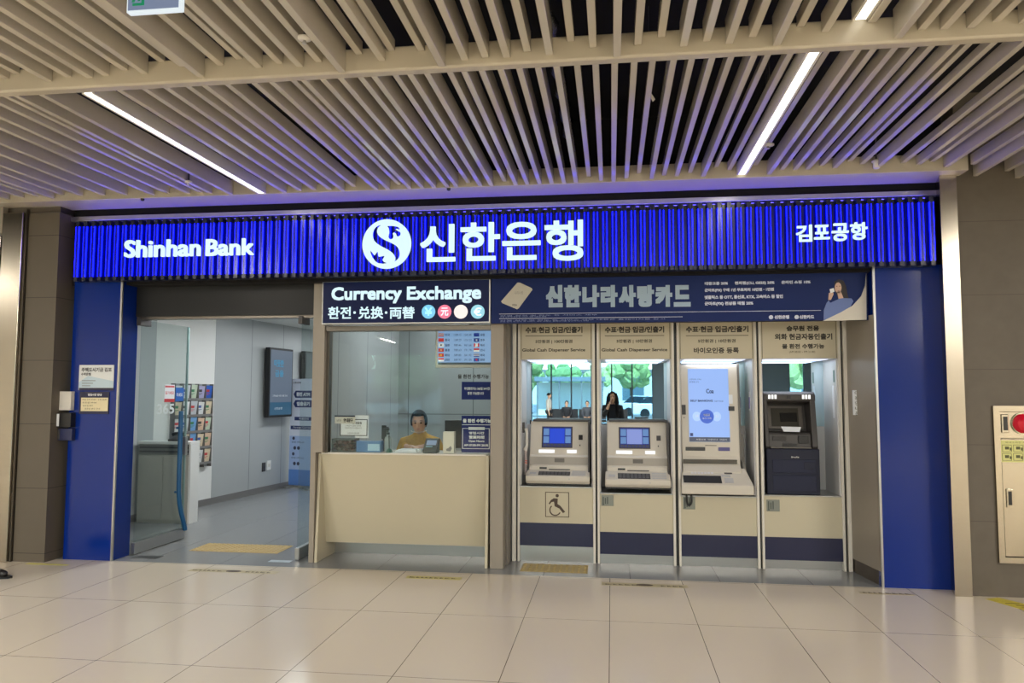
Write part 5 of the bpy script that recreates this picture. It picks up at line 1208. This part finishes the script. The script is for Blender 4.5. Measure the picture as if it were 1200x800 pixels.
for (cx0, cy0) in ((1174.5, 521), (1187.5, 521), (1200, 521), (1174.5, 531), (1187.5, 531), (1200, 531)):
    x0, x1, z0, z1 = rect(cx0, cy0, cx0+11, cy0+8.5, FYc-.019); ww = .003
    b.panel(x0, x1, z0, z0+ww, FYc-.019, .001).panel(x0, x1, z1-ww, z1, FYc-.019, .001).panel(x0, x0+ww, z0, z1, FYc-.019, .001).panel(x1-ww, x1, z0, z1, FYc-.019, .001)
    b.panel(x0+.02, x0+.05, z0+.02, z1-.014, FYc-.019, .001).panel(x0+.055, x0+.07, z0+.012, z0+.035, FYc-.019, .001)
b.build('label_print', mat('label_ink', (84, 84, 50), .6), lb)

# ------------------------------------------------------------------ floor markings and mats
def floor_sticker(x0, x1, y0, y1, colr, inkc, label, dashes=9, emblem=False, z=.0016):
    o = tag(B().box(x0, x1, y0, y1, .0002, z).build('floor_sticker', mat('sticker_%d_%d_%d' % colr, colr, .5, noise=.3, nscale=16), loc=((x0+x1)/2, (y0+y1)/2, 0)), label, 'floor sticker', 'worn stickers on the floor')
    b = B(); rr = random.Random(int((x0+9)*100)); x = x0+.03
    if inkc:
        while x < x1-.06:
            w_ = rr.uniform(.02, .05)
            if not (emblem and abs(x-(x0+x1)/2) < .09):
                b.box(x, x+w_, y0+.022, y0+.03, z, z+.0004); b.box(x+.004, x+w_*.7, y0+.04, y0+.048, z, z+.0004); b.box(x, x+.008, y0+.022, y0+.055, z, z+.0004)
            x += w_+.014
        if emblem:
            b.prism([((x0+x1)/2+.07*math.cos(2*PI*i/20), (y0+y1)/2+.035*math.sin(2*PI*i/20)) for i in range(20)], z, z+.0005, 'z')
        b.build('worn_print', mat('worn_ink', inkc, .6), o)
    return o
floor_sticker(-3.74, -2.92, -.27, -.18, (176, 164, 128), (78, 64, 48), 'worn beige floor sticker in front of the glass doors', emblem=True)
floor_sticker(-1.76, -1.28, -.25, -.16, (186, 176, 110), (112, 100, 44), 'yellowish floor sticker in front of the teller counter')
floor_sticker(-.09, .61, -.25, -.15, (172, 160, 124), (70, 58, 44), 'worn beige floor sticker in front of the second machine', emblem=True)
floor_sticker(1.95, 2.36, -.225, -.18, (176, 162, 130), (86, 74, 52), 'thin worn floor sticker in front of the right blue panel')
floor_sticker(-5.36, -4.94, -.235, -.19, (194, 186, 92), None, 'yellow tape strip in front of the stone pillar')
b = B(); b.add([(2.86, -.25, .0002), (2.98, -.20, .0002), (3.20, -.52, .0002), (3.02, -.60, .0002), (2.86, -.25, .0016), (2.98, -.20, .0016), (3.20, -.52, .0016), (3.02, -.60, .0016)], [(4, 7, 6, 5), (0, 1, 2, 3), (0, 4, 5, 1), (1, 5, 6, 2), (2, 6, 7, 3), (3, 7, 4, 0)])
o = tag(b.build('floor_sticker', mat('tape_yellow', (206, 190, 70), .5, noise=.2, nscale=12)), 'yellow floor tape with dark marks in front of the fire cabinet', 'floor sticker', 'worn stickers on the floor')
b = B(); b.box(2.95, 3.05, -.37, -.355, .0016, .002).box(3.0, 3.10, -.42, -.405, .0016, .002).box(3.02, 3.07, -.46, -.45, .0016, .002).build('worn_print', mat('worn_ink2', (92, 80, 40), .6), o)
def tactile(x0, x1, y0, y1, label, colr):
    M_ = mat('tactile_%d' % colr[0], colr, .5, noise=.15, nscale=18)
    o = tag(B().box(x0, x1, y0, y1, .0002, .004).build('tactile_mat', M_, loc=((x0+x1)/2, (y0+y1)/2, 0)), label, 'tactile mat', 'yellow tactile mats')
    b = B(); nx = int((x1-x0)/.05); ny = int((y1-y0)/.05)
    for i in range(nx):
        for j in range(ny): b.cyl((x0+.025+(x1-x0-.05)*i/max(1, nx-1), y0+.025+(y1-y0-.05)*j/max(1, ny-1), .004), (x0+.025+(x1-x0-.05)*i/max(1, nx-1), y0+.025+(y1-y0-.05)*j/max(1, ny-1), .009), .016, .011, 8)
    b.build('studs', M_, o)
tactile(-.82, -.22, .14, .44, 'yellow-grey studded tactile mat in front of the first machine', (166, 146, 92))
tactile(-4.20, -3.27, .53, .90, 'ochre studded tactile mat inside the doorway', (182, 158, 104))
tag(B().box(-3.20, -2.99, .17, .25, .0002, .002).build('floor_label', mat('floor_label_pale', (168, 182, 190), .4), loc=(-3.1, .21, 0)), 'pale label on the floor by the right glass leaf', 'label')
tag(B().box(-4.56, -4.30, .14, .26, .0002, .003).build('floor_plate', mat('floor_plate', (84, 86, 86), .35, .5), loc=(-4.43, .2, 0)), 'dark pivot plate in the floor by the left glass leaf', 'plate')
# shoe of somebody out of frame at the left edge
t = thing('shoe', 'toe of a black shoe at the left edge of the floor', 'shoe', (-5.2, -.72, 0))
me = skin_obj([[(-5.42, -.70, .05, .04), (-5.30, -.715, .045, .045), (-5.17, -.73, .036, .042), (-5.10, -.735, .03, .032)]], (), None); put(me, 'upper', mat('shoe_leather', (30, 26, 26), .35), t, Matrix.Identity(4))
B().prism([(-5.46, -.665), (-5.30, -.665), (-5.14, -.685), (-5.065, -.72), (-5.075, -.755), (-5.14, -.78), (-5.30, -.77), (-5.46, -.745)], 0, .018, 'z').build('sole', BLACK, t)

# ------------------------------------------------------------------ waiting area and street seen in the mirrors
def bench(x0, x1, y, label):
    t = thing('waiting_bench', label, 'bench', ((x0+x1)/2, y, 0), 'benches in front of the far window'); D_ = mat('bench_vinyl', (30, 32, 38), .4)
    n = max(1, round((x1-x0)/.56)); w_ = (x1-x0)/n
    for k in range(n):
        B().box(x0+k*w_+.01, x0+(k+1)*w_-.01, y-.22, y+.26, .40, .46).build('seat', D_, t, bevel=.02)
        B().box(x0+k*w_+.01, x0+(k+1)*w_-.01, y-.30, y-.24, .47, .92).build('backrest', D_, t, bevel=.02)
    B().box(x0, x1, y-.05, y+.05, .34, .40).build('rail', STEELD, t)
    for xx in (x0+.1, x1-.1): B().box(xx-.03, xx+.03, y-.26, y+.24, 0, .34).build('leg', STEELD, t)
bench(-2.66, -.86, -24.75, 'dark waiting bench with two people, seen in the first mirror')
bench(-.70, .72, -24.75, 'dark waiting bench behind the long-haired person, seen in the second mirror')
o = thing('planter_box', 'low dark box by the window, seen in the second mirror', 'box', (1.35, -26, 0))
B().box(1.05, 1.65, -26.3, -25.9, 0, .52).build('box_body', CD, o, bevel=.02); B().box(1.02, 1.68, -26.33, -25.87, .52, .56).build('box_lid', DGREY, o)
struct(tag(B().box(-60, 60, -120, HY-.2, -.12, -.02).build('street_ground', mat('asphalt', (150, 152, 150), .8, noise=.08, nscale=2), loc=(0, 0, 0)), 'pale forecourt outside the far windows', 'ground'))
LEAF = [mat('leaf_%d' % i, c, .7, noise=.35, nscale=3.) for i, c in enumerate(((150, 172, 108), (128, 160, 100), (168, 184, 120)))]
def tree(x, y, h, r, k, label):
    t = thing('tree', label, 'tree', (x, y, 0), 'trees outside the far windows'); rr = random.Random(k*17+3)
    B().tube([(x, y, -.02), (x+.05, y, h*.3), (x-.04, y, h*.6)], [.16, .12, .08], 8).build('trunk', mat('bark', (84, 72, 58), .8), t)
    bm = bmesh.new()
    for i in range(26):
        a_, q_, d_ = rr.uniform(0, 2*PI), rr.uniform(-.5, 1), rr.uniform(.25, .9)
        c = Vector((x+math.cos(a_)*r*d_, y+math.sin(a_)*r*d_, h*.62+q_*r*.75)); s_ = r*rr.uniform(.25, .45)
        bmesh.ops.create_icosphere(bm, subdivisions=2, radius=s_, matrix=Matrix.Translation(c))
    for v in bm.verts: v.co += Vector((rr.uniform(-1, 1), rr.uniform(-1, 1), rr.uniform(-1, 1)))*r*.05
    me = bpy.data.meshes.new('crown'); bm.to_mesh(me); bm.free(); put(me, 'crown', LEAF[k % 3], t, Matrix.Identity(4))
TL = ['tall green tree, leftmost of the row seen in the first mirror', 'broad green tree seen above the kiosk in the first mirror', 'bright green tree between the two mirrored views', 'green tree above the long-haired person in the second mirror', 'green tree at the right of the second mirror view', 'tree glimpsed in the narrow window of the fourth mirror', 'tree glimpsed through the window mirrored in the teller glass', 'second tree mirrored in the teller glass']
for k, (x, y, h, r) in enumerate(((-6.8, -49, 4.4, 1.8), (-3.6, -49, 4.3, 1.3), (-1.0, -49, 4.4, 1.2), (1.6, -55, 5.2, 1.9), (5.6, -55, 5.2, 1.9), (15, -52, 6, 2.6), (-15, -48, 4.6, 2.4), (-21.5, -50, 5, 2.6))): tree(x, y, h, r, k, TL[k])
t = thing('bus_shelter', 'pale flat-roofed shelter outside, seen in the first mirror', 'shelter', (-2.9, -43, 0))
B().box(-5.2, -.4, -44.2, -42.2, 2.45, 2.75).build('roof', mat('shelter_roof', (120, 128, 132), .5), t)
for xx in (-5.0, -3.5, -2.0, -.6): B().box(xx-.05, xx+.05, -42.4, -42.3, -.02, 2.45).build('post', MGREY, t)
B().box(-5.1, -.5, -44.1, -44.0, .1, 2.4).build('back_wall', mat('shelter_wall', (226, 220, 206), .5), t)
def car(x, y, colr, label, rot=0.):
    t = thing('car', label, 'car', (x, y, 0), 'cars parked outside'); M = Matrix.Translation((x, y, -.02)) @ Matrix.Rotation(rot, 4, 'Z')
    CM = mat('car_%d' % colr[0], colr, .25, coat=.6)
    b = B(M); b.prism([(-2.2, .25), (2.2, .25), (2.25, .6), (2.1, .85), (1.15, .95), (-1.6, .98), (-2.15, .9), (-2.25, .55)], -.85, .85, 'y'); b.build('body', CM, t, bevel=.06)
    b = B(M); b.prism([(-1.75, .96), (1.15, .94), (.45, 1.42), (-1.2, 1.45)], -.72, .72, 'y'); b.build('cabin_glass', mat('car_glass', (40, 52, 60), .1), t)
    b = B(M); b.prism([(-1.22, 1.42), (.47, 1.40), (.3, 1.48), (-1.05, 1.50)], -.70, .70, 'y'); b.build('roof', CM, t, bevel=.02)
    for sx in (-1.35, 1.35):
        for sy in (-.78, .78):
            b = B(M); b.cyl((sx, sy-.1, .32), (sx, sy+.1, .32), .32, n=20); b.build('wheel', BLACK, t)
car(3.6, -44, (226, 228, 230), 'white car parked outside at the right of the second mirror view')
car(2.6, -48, (196, 200, 206), 'silver car parked behind the white one in the second mirror view')
car(-7.4, -46, (236, 236, 238), 'white car parked outside at the left of the first mirror view')
car(-15, -42, (224, 230, 232), 'white car glimpsed in the window mirrored in the teller glass')
t = thing('forecourt_wall', 'long pale low building outside beyond the parked cars', 'building', (0, -62, 0))
B().box(-30, 30, -66, -62, -.02, 3.6).build('wall', mat('building_pale', (206, 212, 212), .6), t)
B().box(-30.3, 30.3, -66.3, -61.7, 3.6, 3.9).build('roof', MGREY, t)
for k in range(14): B().box(-27+4*k, -25+4*k, -62.03, -61.99, 1.0, 2.6).build('window', mat('building_window', (90, 110, 122), .2), t)

# ------------------------------------------------------------------ light
def area(x, y, z, sx, sy, e, col=(1, 1, 1), rot=(0, 0, 0)):
    ld = bpy.data.lights.new('area', 'AREA'); ld.shape = 'RECTANGLE'; ld.size = sx; ld.size_y = sy; ld.energy = e; ld.color = col
    lo = bpy.data.objects.new('ceiling_panel_source', ld); COL.objects.link(lo); lo.location = (x, y, z); lo.rotation_euler = rot
    return lo
BP = glow('bank_lamp', (240, 248, 255), 4.)
def bank_lamp(x, y, sx, sy, e, label):
    t = thing('ceiling_panel_light', label, 'ceiling light', (x, y, 2.70)); t['group'] = 'panel lights on the bank ceiling'
    B().box(x-sx/2-.02, x+sx/2+.02, y-sy/2-.02, y+sy/2+.02, 2.70, 2.72).build('frame', OFFW, t)
    B().box(x-sx/2, x+sx/2, y-sy/2, y+sy/2, 2.692, 2.702).build('lens', BP, t)
    area(x, y, 2.685, sx, sy, e, (.93, .97, 1.))
for i, y in enumerate((1.3, 3.4, 5.4, 7.3)): bank_lamp(-4.2, y, .12, 1.2, 26, 'white strip panel on the lobby ceiling, %s from the door' % ORD[i])
bank_lamp(-1.85, 1.6, .9, .12, 15, 'white strip panel over the teller')
bank_lamp(-1.85, 2.5, .9, .12, 8, 'white strip panel behind the teller')

w = bpy.data.worlds.new('world'); SC.world = w; w.use_nodes = True; nt = w.node_tree
bg = nt.nodes['Background']; sky = nt.nodes.new('ShaderNodeTexSky'); sky.sky_type = 'NISHITA'; sky.sun_disc = False; sky.sun_elevation = math.radians(48); sky.sun_rotation = math.radians(200)
nt.links.new(sky.outputs[0], bg.inputs[0]); bg.inputs[1].default_value = 1.0
sd = bpy.data.lights.new('sun', 'SUN'); sd.energy = 12.; sd.angle = .01; so = bpy.data.objects.new('sun', sd); COL.objects.link(so); so.rotation_euler = (math.radians(-42), math.radians(14), 0)

# ------------------------------------------------------------------ colour management
vs = SC.view_settings; vs.view_transform = 'Standard'; vs.look = 'None'; vs.gamma = 1; vs.use_curve_mapping = False; vs.exposure = 0.0
SC.cycles.use_denoising = True
SC.cycles.max_bounces = 10; SC.cycles.diffuse_bounces = 5; SC.cycles.glossy_bounces = 5; SC.cycles.transparent_max_bounces = 12
SC.cycles.sample_clamp_indirect = 6
for o in bpy.data.objects:
    if '_o' in o: del o['_o']
